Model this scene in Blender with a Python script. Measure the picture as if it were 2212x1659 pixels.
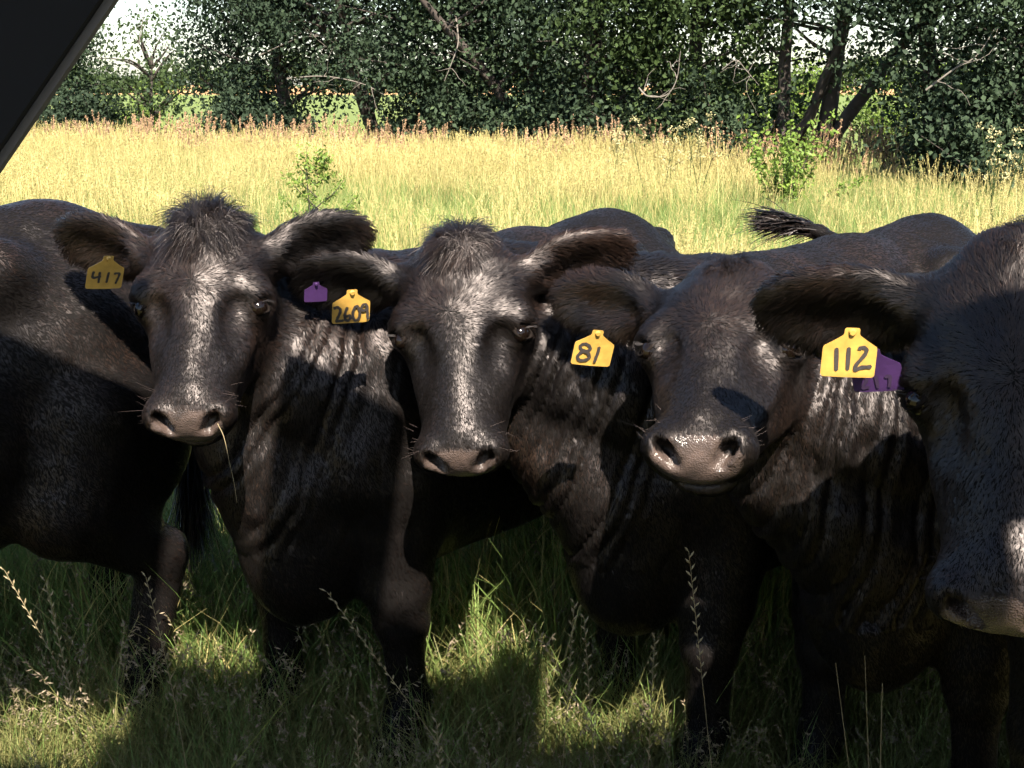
import bpy, math, os
import numpy as np
from mathutils import Vector, Matrix, noise as mnoise

for _o in list(bpy.data.objects):
    bpy.data.objects.remove(_o)
scene = bpy.context.scene
COL = scene.collection
RNG = np.random.default_rng(7)
R = math.radians

# ------------------------------------------------------------------ camera
CAM_H = 1.62
PITCH = R(12.9)
cam_d = bpy.data.cameras.new('camera')
cam = bpy.data.objects.new('camera', cam_d)
COL.objects.link(cam)
cam.location = (0, 0, CAM_H)
cam.rotation_euler = (R(90) - PITCH, 0, 0)
cam_d.sensor_width = 36
cam_d.lens = 36 * 3200 / 2500
cam_d.clip_start = 0.02
cam_d.clip_end = 3000
scene.camera = cam

# ------------------------------------------------------------------ light
SUN_AZ, SUN_EL = R(10), R(47)
LDIR = Vector((-math.sin(SUN_AZ) * math.cos(SUN_EL), math.cos(SUN_AZ) * math.cos(SUN_EL), -math.sin(SUN_EL)))
world = bpy.data.worlds.new('World')
scene.world = world
world.use_nodes = True
wn = world.node_tree
sky = wn.nodes.new('ShaderNodeTexSky')
sky.sky_type = 'NISHITA'
sky.sun_disc = False
sky.sun_elevation = SUN_EL
sky.sun_rotation = math.pi - SUN_AZ
sky.air_density = 1.0
sky.dust_density = 1.0
sky.ozone_density = 1.0
wn.links.new(sky.outputs[0], wn.nodes['Background'].inputs[0])
wn.nodes['Background'].inputs[1].default_value = 0.06
sun_d = bpy.data.lights.new('sun', 'SUN')
sun_d.energy = 5.0
sun_d.angle = R(0.53)
sun_d.color = (1.0, 0.88, 0.75)
sun = bpy.data.objects.new('sun', sun_d)
COL.objects.link(sun)
sun.rotation_euler = LDIR.to_track_quat('-Z', 'Y').to_euler()
sun.location = (8, -12, 8)
scene.view_settings.view_transform = 'Standard'
scene.view_settings.look = 'None'
scene.view_settings.gamma = 1
scene.view_settings.exposure = 2.2
scene.cycles.max_bounces = 4
scene.cycles.diffuse_bounces = 2
scene.cycles.glossy_bounces = 2
scene.cycles.transmission_bounces = 3
scene.cycles.transparent_max_bounces = 4
scene.cycles.caustics_reflective = False
scene.cycles.caustics_refractive = False
scene.cycles.use_denoising = True
scene.cycles.use_adaptive_sampling = True
scene.cycles.adaptive_threshold = 0.03
scene.cycles.adaptive_min_samples = 20
try:
    scene.cycles_curves.shape = 'RIBBONS'
except Exception:
    pass


# ------------------------------------------------------------------ helpers
def at(px, py, y):
    """world point seen at a place of the picture (2212 wide), at depth y"""
    rx, ry = (px - 1106) / 2831.0, (829.5 - py) / 2831.0
    c, s = math.cos(PITCH), math.sin(PITCH)
    d = np.array((rx, c + ry * s, -s + ry * c))
    return np.array((0, 0, CAM_H)) + d * (y / d[1])


def tag(o, label=None, cat=None, group=None, kind=None):
    if label: o['label'] = label
    if cat: o['category'] = cat
    if group: o['group'] = group
    if kind: o['kind'] = kind
    return o


def empty(name, loc):
    o = bpy.data.objects.new(name, None)
    COL.objects.link(o)
    o.location = loc
    o.empty_display_size = 0.1
    return o


def mesh_data(name, verts, faces, mat=None, smooth=False):
    me = bpy.data.meshes.new(name)
    if isinstance(faces, np.ndarray):
        nv, (nf, k) = len(verts), faces.shape
        me.vertices.add(nv)
        me.vertices.foreach_set('co', np.asarray(verts, np.float32).ravel())
        me.loops.add(nf * k)
        me.loops.foreach_set('vertex_index', faces.astype(np.int32).ravel())
        me.polygons.add(nf)
        me.polygons.foreach_set('loop_start', np.arange(0, nf * k, k, dtype=np.int32))
        me.polygons.foreach_set('loop_total', np.full(nf, k, np.int32))
        me.update(calc_edges=True)
    else:
        me.from_pydata([tuple(map(float, v)) for v in verts], [], faces)
        me.update()
    if smooth:
        me.polygons.foreach_set('use_smooth', np.ones(len(me.polygons), bool))
    if mat:
        me.materials.append(mat)
    return me


def mk(name, verts, faces, mat=None, parent=None, smooth=False):
    """verts in world space; the object sits on its parent's origin"""
    verts = np.asarray(verts, float)
    off = np.zeros(3)
    if parent is not None:
        p = parent
        while p is not None:
            off += np.array(p.location)
            p = p.parent
    o = bpy.data.objects.new(name, mesh_data(name, verts - off, faces, mat, smooth))
    COL.objects.link(o)
    o.parent = parent
    return o


def vnoise(p, f=1.0, seed=0):
    """value noise, vectorised, about -1..1"""
    q = np.asarray(p, float) * f + seed * 17.31
    i = np.floor(q).astype(np.int64)
    t = q - i
    t = t * t * (3 - 2 * t)

    def h(a, b, c):
        n = (a * 73856093) ^ (b * 19349663) ^ (c * 83492791)
        n = (n ^ (n >> 13)) * 1274126177
        n = n & 0xFFFFFF
        return n / 8388608.0 - 1.0
    x, y, z = i[:, 0], i[:, 1], i[:, 2]
    r = 0
    for dx in (0, 1):
        wx = t[:, 0] if dx else 1 - t[:, 0]
        for dy in (0, 1):
            wy = t[:, 1] if dy else 1 - t[:, 1]
            for dz in (0, 1):
                wz = t[:, 2] if dz else 1 - t[:, 2]
                r = r + wx * wy * wz * h(x + dx, y + dy, z + dz)
    return r


def sstep(a, b, x):
    t = np.clip((x - a) / (b - a), 0, 1)
    return t * t * (3 - 2 * t)


# ------------------------------------------------------------------ materials
def new_mat(name):
    m = bpy.data.materials.new(name)
    m.use_nodes = True
    return m, m.node_tree, m.node_tree.nodes['Principled BSDF']


def N(nt, kind, **kw):
    n = nt.nodes.new(kind)
    for k, v in kw.items():
        if k in n.inputs:
            n.inputs[k].default_value = v
        else:
            setattr(n, k, v)
    return n


def ramp(nt, fac, stops):
    r = nt.nodes.new('ShaderNodeValToRGB')
    el = r.color_ramp.elements
    while len(el) < len(stops):
        el.new(0.5)
    for e, (p, c) in zip(el, stops):
        e.position = p
        e.color = (*c, 1)
    nt.links.new(fac, r.inputs[0])
    return r.outputs[0]


def plain(name, col, rough=0.6, spec=0.5, metal=0.0, var=0.15, scale=30.0, bump=0.0):
    m, nt, b = new_mat(name)
    tc = N(nt, 'ShaderNodeTexCoord')
    nz = N(nt, 'ShaderNodeTexNoise', Scale=scale, Detail=5.0)
    nt.links.new(tc.outputs['Object'], nz.inputs['Vector'])
    lo = tuple(c * (1 - var) for c in col)
    hi = tuple(min(1, c * (1 + var)) for c in col)
    nt.links.new(ramp(nt, nz.outputs['Fac'], [(0.3, lo), (0.7, hi)]), b.inputs['Base Color'])
    b.inputs['Roughness'].default_value = rough
    b.inputs['Specular IOR Level'].default_value = spec
    b.inputs['Metallic'].default_value = metal
    if bump:
        bp = N(nt, 'ShaderNodeBump', Strength=bump, Distance=0.003)
        nt.links.new(nz.outputs['Fac'], bp.inputs['Height'])
        nt.links.new(bp.outputs[0], b.inputs['Normal'])
    return m


def leafy(name, stops, trans=0.35, rough=0.55, scale=1.2, spec=0.3):
    """thin leaf or blade: colour varies per instance and by place"""
    m, nt, b = new_mat(name)
    oi = N(nt, 'ShaderNodeObjectInfo')
    geo = N(nt, 'ShaderNodeNewGeometry')
    nz = N(nt, 'ShaderNodeTexNoise', Scale=scale, Detail=3.0)
    nt.links.new(geo.outputs['Position'], nz.inputs['Vector'])
    at_ = N(nt, 'ShaderNodeAttribute', attribute_name='tint')
    a = N(nt, 'ShaderNodeMath', operation='MULTIPLY_ADD')
    nt.links.new(oi.outputs['Random'], a.inputs[0])
    a.inputs[1].default_value = 0.30
    nt.links.new(at_.outputs['Fac'], a.inputs[2])
    a2 = N(nt, 'ShaderNodeMath', operation='MULTIPLY_ADD')
    nt.links.new(nz.outputs['Fac'], a2.inputs[0])
    a2.inputs[1].default_value = 0.9
    nt.links.new(a.outputs[0], a2.inputs[2])
    a3 = N(nt, 'ShaderNodeMath', operation='ADD')
    nt.links.new(a2.outputs[0], a3.inputs[0])
    a3.inputs[1].default_value = -0.55
    col = ramp(nt, a3.outputs[0], stops)
    nt.links.new(col, b.inputs['Base Color'])
    b.inputs['Roughness'].default_value = rough
    b.inputs['Specular IOR Level'].default_value = spec
    tr = N(nt, 'ShaderNodeBsdfTranslucent')
    nt.links.new(col, tr.inputs[0])
    mx = N(nt, 'ShaderNodeMixShader')
    mx.inputs[0].default_value = trans
    nt.links.new(b.outputs[0], mx.inputs[1])
    nt.links.new(tr.outputs[0], mx.inputs[2])
    nt.links.new(mx.outputs[0], nt.nodes['Material Output'].inputs[0])
    return m


# skin under the coat, bare and moist at the nose
MAT_SKIN, nt, b = new_mat('cow_skin')
bare = N(nt, 'ShaderNodeAttribute', attribute_name='bare')
tc = N(nt, 'ShaderNodeTexCoord')
nz = N(nt, 'ShaderNodeTexNoise', Scale=26.0, Detail=6.0)
nt.links.new(tc.outputs['Object'], nz.inputs['Vector'])
vor = N(nt, 'ShaderNodeTexVoronoi', Scale=330.0)
nt.links.new(tc.outputs['Object'], vor.inputs['Vector'])
nose = ramp(nt, nz.outputs['Fac'], [(0.3, (0.026, 0.021, 0.019)), (0.75, (0.085, 0.062, 0.053))])
mixc = N(nt, 'ShaderNodeMix', data_type='RGBA')
nt.links.new(bare.outputs['Fac'], mixc.inputs[0])
mixc.inputs[6].default_value = (0.0042, 0.0037, 0.0035, 1)
nt.links.new(nose, mixc.inputs[7])
nt.links.new(mixc.outputs[2], b.inputs['Base Color'])
rgh = N(nt, 'ShaderNodeMapRange')
nt.links.new(bare.outputs['Fac'], rgh.inputs[0])
rgh.inputs[3].default_value = 0.62
rgh.inputs[4].default_value = 0.22
nt.links.new(rgh.outputs[0], b.inputs['Roughness'])
sp = N(nt, 'ShaderNodeMapRange'); sp.inputs[3].default_value = 0.08; sp.inputs[4].default_value = 0.45
nt.links.new(bare.outputs['Fac'], sp.inputs[0]); nt.links.new(sp.outputs[0], b.inputs['Specular IOR Level'])
bp = N(nt, 'ShaderNodeBump', Strength=0.55, Distance=0.0025)
hm = N(nt, 'ShaderNodeMath', operation='MULTIPLY')
nt.links.new(vor.outputs['Distance'], hm.inputs[0])
nt.links.new(bare.outputs['Fac'], hm.inputs[1])
nt.links.new(hm.outputs[0], bp.inputs['Height'])
nt.links.new(bp.outputs[0], b.inputs['Normal'])

# the coat
MAT_FUR = bpy.data.materials.new('cow_fur')
MAT_FUR.use_nodes = True
nt = MAT_FUR.node_tree
b = nt.nodes['Principled BSDF']
ta = N(nt, 'ShaderNodeAttribute', attribute_name='tint')
na = N(nt, 'ShaderNodeAttribute', attribute_name='nrm')
nt.links.new(ramp(nt, ta.outputs['Fac'], [(0.0, (0.0016, 0.0014, 0.0014)), (0.5, (0.0042, 0.0032, 0.0029)), (1.0, (0.022, 0.012, 0.008))]), b.inputs['Base Color'])
nt.links.new(na.outputs['Vector'], b.inputs['Normal'])
b.inputs['Roughness'].default_value = 0.45
b.inputs['Specular IOR Level'].default_value = 0.38
b.inputs['Specular Tint'].default_value = (1.0, 0.93, 0.92, 1)

MAT_EYE, nt, b = new_mat('cow_eye')
b.inputs['Base Color'].default_value = (0.004, 0.0025, 0.0018, 1)
b.inputs['Roughness'].default_value = 0.12
b.inputs['Specular IOR Level'].default_value = 0.35
MAT_LID = plain('eyelid_skin', (0.008, 0.006, 0.005), 0.85, spec=0.08)
MAT_HOOF = plain('hoof_horn', (0.03, 0.026, 0.022), 0.5)
MAT_TAG = plain('yellow_tag_plastic', (0.36, 0.215, 0.045), 0.45, var=0.16, scale=55, bump=0.15)
MAT_PURPLE = plain('purple_tag_plastic', (0.028, 0.008, 0.055), 0.6, var=0.14, scale=60)
MAT_INK = plain('tag_ink', (0.022, 0.018, 0.016), 0.7, var=0.35, scale=260)
MAT_INK2 = plain('faded_tag_ink', (0.018, 0.006, 0.03), 0.7, var=0.3, scale=200)


# ------------------------------------------------------------------ signed distance modelling for the cattle
def smin(a, b, k):
    h = np.clip(0.5 + 0.5 * (b - a) / k, 0, 1)
    return b + (a - b) * h - k * h * (1 - h)


def smax(a, b, k):
    return -smin(-a, -b, k)


def ell(p, c, r):
    q = (p - np.asarray(c, np.float32))
    r = np.asarray(r, np.float32)
    k0 = np.sqrt(((q / r) ** 2).sum(1)) + 1e-6
    k1 = np.sqrt(((q / (r * r)) ** 2).sum(1)) + 1e-6
    return k0 * (k0 - 1) / k1


def rcone(p, a, b, ra, rb):
    a = np.asarray(a, np.float32); b = np.asarray(b, np.float32)
    ba = b - a
    t = np.clip(((p - a) @ ba) / max(float(ba @ ba), 1e-9), 0, 1)
    q = p - a - t[:, None] * ba
    return np.sqrt((q * q).sum(1)) - (ra + (rb - ra) * t)


def basis(ax, up):
    """rows: ax, side, normal (orthonormal)"""
    ax = np.asarray(ax, float); ax = ax / np.linalg.norm(ax)
    up = np.asarray(up, float); up = up - ax * (up @ ax); up = up / np.linalg.norm(up)
    return np.stack((ax, up, np.cross(ax, up))).astype(np.float32)


def bez(p0, p1, p2, p3, n):
    t = np.linspace(0, 1, n)[:, None]
    return (1 - t) ** 3 * p0 + 3 * (1 - t) ** 2 * t * p1 + 3 * (1 - t) * t * t * p2 + t ** 3 * p3


def surface_nets(S, org, h):
    """quads of the zero level of the node array S"""
    neg = S < 0
    c = [neg[i:neg.shape[0] - 1 + i, j:neg.shape[1] - 1 + j, k:neg.shape[2] - 1 + k] for i in (0, 1) for j in (0, 1) for k in (0, 1)]
    cnt = sum(x.astype(np.int8) for x in c)
    act = (cnt > 0) & (cnt < 8)
    idx = np.argwhere(act)
    vid = np.full(act.shape, -1, np.int32)
    vid[act] = np.arange(len(idx))
    acc = np.zeros((len(idx), 3)); num = np.zeros(len(idx))
    corners = [(i, j, k) for i in (0, 1) for j in (0, 1) for k in (0, 1)]
    for a in corners:
        for ax in range(3):
            if a[ax] == 0:
                b_ = list(a); b_[ax] = 1
                va = S[idx[:, 0] + a[0], idx[:, 1] + a[1], idx[:, 2] + a[2]]
                vb = S[idx[:, 0] + b_[0], idx[:, 1] + b_[1], idx[:, 2] + b_[2]]
                m = (va < 0) != (vb < 0)
                t = np.where(m, va / np.where(m, va - vb, 1), 0)
                pt = np.array(a, float)[None, :] + t[:, None] * (np.array(b_) - np.array(a))[None, :]
                acc += pt * m[:, None]; num += m
    V = (idx + acc / num[:, None]) * h + org
    Q = []
    for ax in range(3):
        u, w = (ax + 1) % 3, (ax + 2) % 3
        sl0 = [slice(None)] * 3; sl1 = [slice(None)] * 3
        sl0[ax] = slice(0, -1); sl1[ax] = slice(1, None)
        s0, s1 = neg[tuple(sl0)], neg[tuple(sl1)]
        e = np.argwhere(s0 != s1)
        e = e[(e[:, u] > 0) & (e[:, w] > 0) & (e[:, u] < act.shape[u]) & (e[:, w] < act.shape[w])]
        fl = s0[e[:, 0], e[:, 1], e[:, 2]]

        def g(du, dw):
            q = e.copy(); q[:, u] += du; q[:, w] += dw
            return vid[q[:, 0], q[:, 1], q[:, 2]]
        quad = np.stack((g(-1, -1), g(0, -1), g(0, 0), g(-1, 0)), 1)
        quad[~fl] = quad[~fl][:, ::-1]
        Q.append(quad)
    Q = np.concatenate(Q)
    return V, Q[(Q >= 0).all(1)]


def polygonise(f, lo, hi, h, ratio=4):
    H = h * ratio
    n = np.ceil((hi - lo) / H).astype(int) + 1
    gx = [lo[i] + H * np.arange(n[i]) for i in range(3)]
    G = np.stack(np.meshgrid(*gx, indexing='ij'), -1).reshape(-1, 3).astype(np.float32)
    C = f(G).reshape(n)
    near = np.abs(C) < H * 1.0
    blk = np.zeros(n - 1, bool)
    for i in (0, 1):
        for j in (0, 1):
            for k in (0, 1):
                blk |= near[i:n[0] - 1 + i, j:n[1] - 1 + j, k:n[2] - 1 + k]
    m = (n - 1) * ratio
    S = np.repeat(np.repeat(np.repeat(C[:-1, :-1, :-1], ratio, 0), ratio, 1), ratio, 2).astype(np.float32)
    mask = np.repeat(np.repeat(np.repeat(blk, ratio, 0), ratio, 1), ratio, 2)
    ii = np.argwhere(mask)
    S[mask] = f((lo + ii * h).astype(np.float32))
    V, Q = surface_nets(S, lo, h)
    return V, Q


def grad(f, V, e=0.004):
    g = np.zeros((len(V), 3), np.float32)
    for k in ((1, -1, -1), (-1, -1, 1), (-1, 1, -1), (1, 1, 1)):
        k = np.array(k, np.float32)
        g += f(V + k * e)[:, None] * k
    return g / (4 * e)


class Cow:
    """one animal: body frame x forward, y to its left, z up; head frame X to its right, Y down the nose, Z out of the face"""

    def __init__(s, name, chest, d, scale=1.0, head=None, hscale=1.0, earR=(1, -.2, -.15), earL=(1, -.2, -.15), hsc=(1, 1),
                 stride=(0.05, -0.05), tail='hang', seed=0, belly=0.0):
        s.hx = np.array((hsc[0], hsc[1], 1.0))
        s.name, s.scale, s.hs, s.seed, s.stride, s.tail, s.belly = name, scale, hscale, seed, stride, tail, belly
        d = np.array((d[0], d[1], 0.0)); d /= np.linalg.norm(d)
        left = np.array((-d[1], d[0], 0.0))
        s.M = np.stack((d, left, (0, 0, 1.0)), 1)                  # columns
        s.org = np.array((chest[0], chest[1], 0.0)) - d * 0.45 * scale
        if head:
            pp, pm, e1, e2 = (np.asarray(q, float) for q in head)
            y = pm - pp; y /= np.linalg.norm(y)
            x = e1 - e2; x = x - y * (x @ y); x /= np.linalg.norm(x)
            s.HM = np.stack((x, y, np.cross(x, y)), 1)
            s.hp = pp
        else:                                                        # looking ahead, out of the picture
            x = -left; y = d * 0.62 + np.array((0, 0, -0.78))
            s.HM = np.stack((x, y, np.cross(x, y)), 1)
            s.hp = s.org + (d * 0.95 + np.array((0, 0, 1.36))) * scale
        s.ears = (earR, earL)
        s.setup_neck()

    def b2w(s, p):
        return (np.asarray(p, float) * s.scale) @ s.M.T + s.org

    def w2b(s, P):
        return ((P - s.org) @ s.M / s.scale).astype(np.float32)

    def h2w(s, p):
        return (np.asarray(p, float) * s.hs * s.hx) @ s.HM.T + s.hp

    def w2h(s, P):
        return ((P - s.hp) @ s.HM / (s.hs * s.hx)).astype(np.float32)

    def setup_neck(s):
        hb = lambda p: s.w2b(s.h2w(np.array([p], float)))[0].astype(float)
        back = hb((0, -0.12, -0.30)) - hb((0, 0, 0)); back /= np.linalg.norm(back)
        s.chains = []
        for p0, c1, hp, r0, r1, n in (((.34, 0, 1.08), (.34, 0, .07), (0, .045, -.115), .13, .078, 7),
                                      ((.40, 0, .90), (.36, 0, .08), (0, .12, -.165), .225, .095, 9),
                                      ((.50, 0, .68), (.30, 0, .08), (0, .20, -.19), .17, .055, 7)):
            p0 = np.array(p0); p3 = hb(hp)
            pts = bez(p0, p0 + np.array(c1), p3 + back * 0.26, p3, n)
            s.chains.append((pts, r1 + (r0 - r1) * (1 - np.linspace(0, 1, n)) ** 1.5))

    # -- the field
    def body_sdf(s, B):
        A = B.copy(); A[:, 1] = np.abs(A[:, 1])
        bl = s.belly
        d = ell(B, (-.08, 0, .80 - bl * .4), (.72, .31, .385 + bl * .5))
        d = smin(d, ell(B, (.30, 0, .79), (.36, .265, .37)), .10)
        d = smin(d, rcone(B, (.36, 0, 1.10), (-.25, 0, 1.105), .10, .10), .10)
        d = smin(d, rcone(B, (-.25, 0, 1.105), (-.66, 0, 1.135), .10, .105), .10)
        d = smin(d, ell(B, (-.62, 0, .98), (.31, .25, .25)), .08)
        d = smin(d, ell(A, (-.46, .19, 1.13), (.09, .06, .07)), .07)
        d = smin(d, rcone(B, (-.66, 0, 1.135), (-.93, 0, 1.13), .10, .05), .06)
        d = smin(d, ell(A, (-.92, .10, 1.02), (.06, .06, .07)), .08)
        d = smin(d, ell(A, (-.72, .15, .80), (.21, .12, .30)), .08)
        d = smin(d, ell(B, (.56, 0, .60), (.18, .15, .25)), .09)
        d = smin(d, ell(A, (.40, .19, .86), (.17, .09, .30)), .07)
        d = smin(d, ell(A, (.52, .17, .78), (.10, .07, .10)), .07)
        m = B[:, 0] > .12
        if m.any():
            Bm, dm = B[m], d[m]
            for chain, rad in s.chains:
                for i in range(len(chain) - 1):
                    dm = smin(dm, rcone(Bm, chain[i], chain[i + 1], rad[i], rad[i + 1]), .055)
            d[m] = dm
        for sgn, st in ((-1, s.stride[0]), (1, s.stride[1])):
            y = sgn * .175
            m = (B[:, 2] < .95) & (B[:, 0] > .1) & (B[:, 1] * sgn > -.05)
            if m.any():
                q = B[m]
                L = rcone(q, (.43, y, .72), (.45 + st * .4, y, .45), .125, .082)
                L = smin(L, rcone(q, (.45 + st * .4, y, .45), (.455 + st * .8, y, .36), .076, .066), .03)
                L = smin(L, rcone(q, (.455 + st * .8, y, .36), (.44 + st, y, .14), .056, .044), .03)
                L = smin(L, rcone(q, (.44 + st, y, .14), (.47 + st, y, .085), .054, .05), .02)
                L = smin(L, rcone(q, (.465 + st, y, .07), (.49 + st, y, .025), .050, .062), .02)
                d[m] = smin(d[m], L, .05)
            m = (B[:, 2] < 1.0) & (B[:, 0] < -.35) & (B[:, 1] * sgn > -.05)
            if m.any():
                q = B[m]
                st2 = -st * .8
                L = rcone(q, (-.66, y, .78), (-.60 + st2 * .3, y * 1.05, .60), .15, .115)
                L = smin(L, rcone(q, (-.62 + st2 * .3, y, .60), (-.83 + st2 * .7, y, .43), .115, .062), .05)
                L = smin(L, rcone(q, (-.85 + st2 * .7, y, .43), (-.80 + st2, y, .14), .058, .045), .03)
                L = smin(L, rcone(q, (-.80 + st2, y, .14), (-.77 + st2, y, .085), .053, .05), .02)
                L = smin(L, rcone(q, (-.775 + st2, y, .07), (-.75 + st2, y, .025), .05, .062), .02)
                d[m] = smin(d[m], L, .05)
        m = B[:, 0] < -.2
        if m.any():
            for a, b_, ra, rb in s.tail_segs():
                d[m] = smin(d[m], rcone(B[m], a, b_, ra, rb), .02)
        return d

    def tail_pts(s):
        if isinstance(s.tail, str):
            return np.array([(-.92, 0, 1.14), (-.985, 0, 1.08), (-1.0, 0, .95), (-.99, 0, .75), (-.985, .01, .55)])
        return s.tail

    def tail_segs(s):
        p = s.tail_pts(); n = len(p) - 1
        return [(p[i], p[i + 1], .036 - .018 * i / n, .036 - .018 * (i + 1) / n) for i in range(n)]

    def ear_frames(s):
        out = []
        for sg, e in ((1, s.ears[0]), (-1, s.ears[1])):
            b_ = basis((sg * e[0], e[1], e[2]), (0, 1, -1.25))        # ax, up(y), n
            n = b_[2] if b_[2][2] > 0 else -b_[2]
            base = np.array((sg * .118, .058, -.085), np.float32)
            out.append((sg, np.stack((b_[0], b_[1], n)), base))
        return out

    def head_sdf(s, H):
        A = H.copy(); A[:, 0] = np.abs(A[:, 0])
        d = ell(H, (0, .095, -.088), (.116, .125, .088))
        d = smin(d, ell(H, (0, .004, -.078), (.07, .05, .06)), .05)
        d = smin(d, ell(H, (0, .15, -.06), (.113, .125, .052)), .04)
        d = smin(d, ell(A, (.100, .176, -.074), (.044, .046, .044)), .035)
        d = smin(d, rcone(H, (0, .18, -.060), (0, .405, -.054), .055, .038), .035)
        d = smin(d, rcone(A, (.036, .22, -.105), (.028, .41, -.09), .054, .040), .04)
        d = smin(d, rcone(H, (0, .12, -.15), (0, .40, -.105), .10, .058), .05)
        d = smin(d, ell(A, (.070, .165, -.165), (.050, .115, .082)), .05)
        d = smin(d, rcone(A, (.060, .20, -.215), (.022, .43, -.135), .045, .034), .045)
        d = smin(d, ell(A, (.062, .285, -.098), (.020, .075, .022)), .03)
        d = smin(d, ell(H, (0, .442, -.080), (.080, .058, .058)), .03)
        d = smin(d, ell(A, (.053, .462, -.066), (.036, .036, .040)), .02)
        d = smin(d, ell(H, (0, .468, -.098), (.066, .036, .038)), .02)
        d = smin(d, ell(H, (0, .447, -.146), (.050, .045, .028)), .02)
        d = smax(d, -ell(H, (0, .50, -.130), (.082, .062, .005)), .008)
        d = smin(d, ell(A, (.084, .146, -.050), (.036, .022, .020)), .022)
        d = smin(d, ell(A, (.078, .262, -.098), (.016, .055, .014)), .025)
        d = smax(d, -ell(A, (.082, .245, -.030), (.026, .050, .022)), .03)
        # nostrils: comma slits, the outer end up
        nb = basis((.50, -.55, .60), (0, .68, .70))
        q = (A - np.array((.047, .490, -.044), np.float32)) @ nb.T
        d = smax(d, -ell(q, (0, 0, 0), (.027, .040, .0150)), .006)
        q2 = (A - np.array((.036, .499, -.064), np.float32)) @ nb.T
        d = smax(d, -ell(q2, (0, 0, 0), (.014, .024, .012)), .007)
        # philtrum
        d = smax(d, -rcone(H, (0, .512, -.04), (0, .515, -.11), .006, .005), .01)
        # eye socket
        d = smax(d, -ell(A, (.140, .204, -.046), (.025, .024, .025)), .014)
        for sg, b_, base in s.ear_frames():
            q = (H - base) @ b_.T
            e = rcone(q, (-.045, 0, -.01), (.03, 0, 0), .046, .03)
            e = smin(e, ell(q, (.108, .0, 0), (.118, .066, .015)), .03)
            e = smax(e, -ell(q, (.120, .006, .024), (.096, .044, .022)), .012)
            d = smin(d, e, .03)
        return d

    def f(s, P):
        P = np.asarray(P, np.float32)
        db = s.body_sdf(s.w2b(P)) * s.scale
        H = s.w2h(P)
        out = db
        m = np.sqrt(((H - np.array((0, .2, -.1), np.float32)) ** 2).sum(1)) < .75
        if m.any():
            out = db.copy()
            out[m] = smin(db[m], s.head_sdf(H[m]) * (s.hs * .95), .045)
        return out

    def build(s, h=0.0085):
        bp = [(-1.25, -.5, -.02), (-1.25, .5, -.02), (.9, -.5, 1.4), (.9, .5, 1.4)]
        pts = [s.b2w(p) for p in bp] + [s.b2w(p) for p in s.tail_pts()]
        pts += [s.h2w(p) for p in ((.42, -.1, -.3), (-.42, -.1, -.3), (.42, .55, .1), (-.42, .55, .1), (.42, -.1, .1), (-.42, -.1, .1))]
        pts = np.array(pts)
        lo, hi = pts.min(0) - .05, pts.max(0) + .05
        lo[2] = -.05
        V, Q = polygonise(s.f, lo.astype(np.float64), hi, h)
        g = grad(s.f, V.astype(np.float32)).astype(float)
        g2 = (g * g).sum(1)
        V = V - g * np.clip(s.f(V) / np.maximum(g2, .25), -.006, .006)[:, None]
        Nn = g / np.linalg.norm(g, axis=1)[:, None]
        H = s.w2h(V).astype(float); B = s.w2b(V).astype(float)
        # place along the neck
        mid = s.chains[1][0]
        seg = np.linalg.norm(np.diff(mid, axis=0), axis=1); cum = np.concatenate(([0], np.cumsum(seg)))
        best = np.full(len(V), 9.0); sl = np.zeros(len(V)); tang = np.zeros((len(V), 3))
        for i in range(len(mid) - 1):
            ba = mid[i + 1] - mid[i]
            t = ((B - mid[i]) @ ba) / (ba @ ba)
            tcl = np.clip(t, 0, 1)
            q = np.linalg.norm(B - mid[i] - tcl[:, None] * ba, axis=1)
            m = q < best
            best[m] = q[m]; sl[m] = (cum[i] + tcl * seg[i])[m]; tang[m] = ba / seg[i]
        tot = cum[-1]
        inhead = sstep(-.03, .05, -s.head_sdf(H.astype(np.float32)) + .02)
        neck = sstep(.06, .2, sl) * (1 - sstep(tot - .10, tot - .03, sl)) * (1 - inhead) * (best < .42)
        crest = sstep(1.12, 1.2, B[:, 2])
        neck = neck * (1 - .8 * crest)
        s.neckv = neck
        # folds of loose skin round the turned neck, and small unevenness
        ph = (sl + .018 * vnoise(V, 5, s.seed) + .006 * vnoise(V, 18, s.seed + 3)) / .034 * 2 * math.pi
        fold = (np.abs(np.sin(ph * .5)) ** 0.7 - .6)
        amp = .019 * np.clip(.85 + .5 * vnoise(V, 7, s.seed + 9), .35, 1.25)
        disp = fold * amp * neck
        disp += .004 * vnoise(V, 9, s.seed + 1) * (1 - inhead) + .0018 * vnoise(V, 22, s.seed + 2)
        # ribs / hips
        disp += .004 * np.sin(B[:, 0] * 42 + 4 * B[:, 2]) * sstep(-.35, -.2, B[:, 0]) * (1 - sstep(.1, .25, B[:, 0])) * (1 - neck) * sstep(.5, .7, B[:, 2]) * (1 - sstep(1.0, 1.1, B[:, 2]))
        V = V + Nn * disp[:, None] * s.scale
        # normals of the displaced mesh
        tri = np.concatenate((Q[:, [0, 1, 2]], Q[:, [0, 2, 3]]))
        fn = np.cross(V[tri[:, 1]] - V[tri[:, 0]], V[tri[:, 2]] - V[tri[:, 0]])
        vn = np.zeros_like(V)
        for i in range(3):
            for c in range(3):
                vn[:, c] += np.bincount(tri[:, i], fn[:, c], len(V))
        vn /= np.maximum(np.linalg.norm(vn, axis=1), 1e-12)[:, None]
        if (vn * Nn).sum() < 0:
            vn = -vn; Q = Q[:, ::-1]; tri = tri[:, ::-1]
        # bare nose
        pad = ell(H.astype(np.float32), (0, .500, -.062), (.072, .040, .056))
        lipb = ell(H.astype(np.float32), (0, .49, -.13), (.055, .03, .028))
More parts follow.
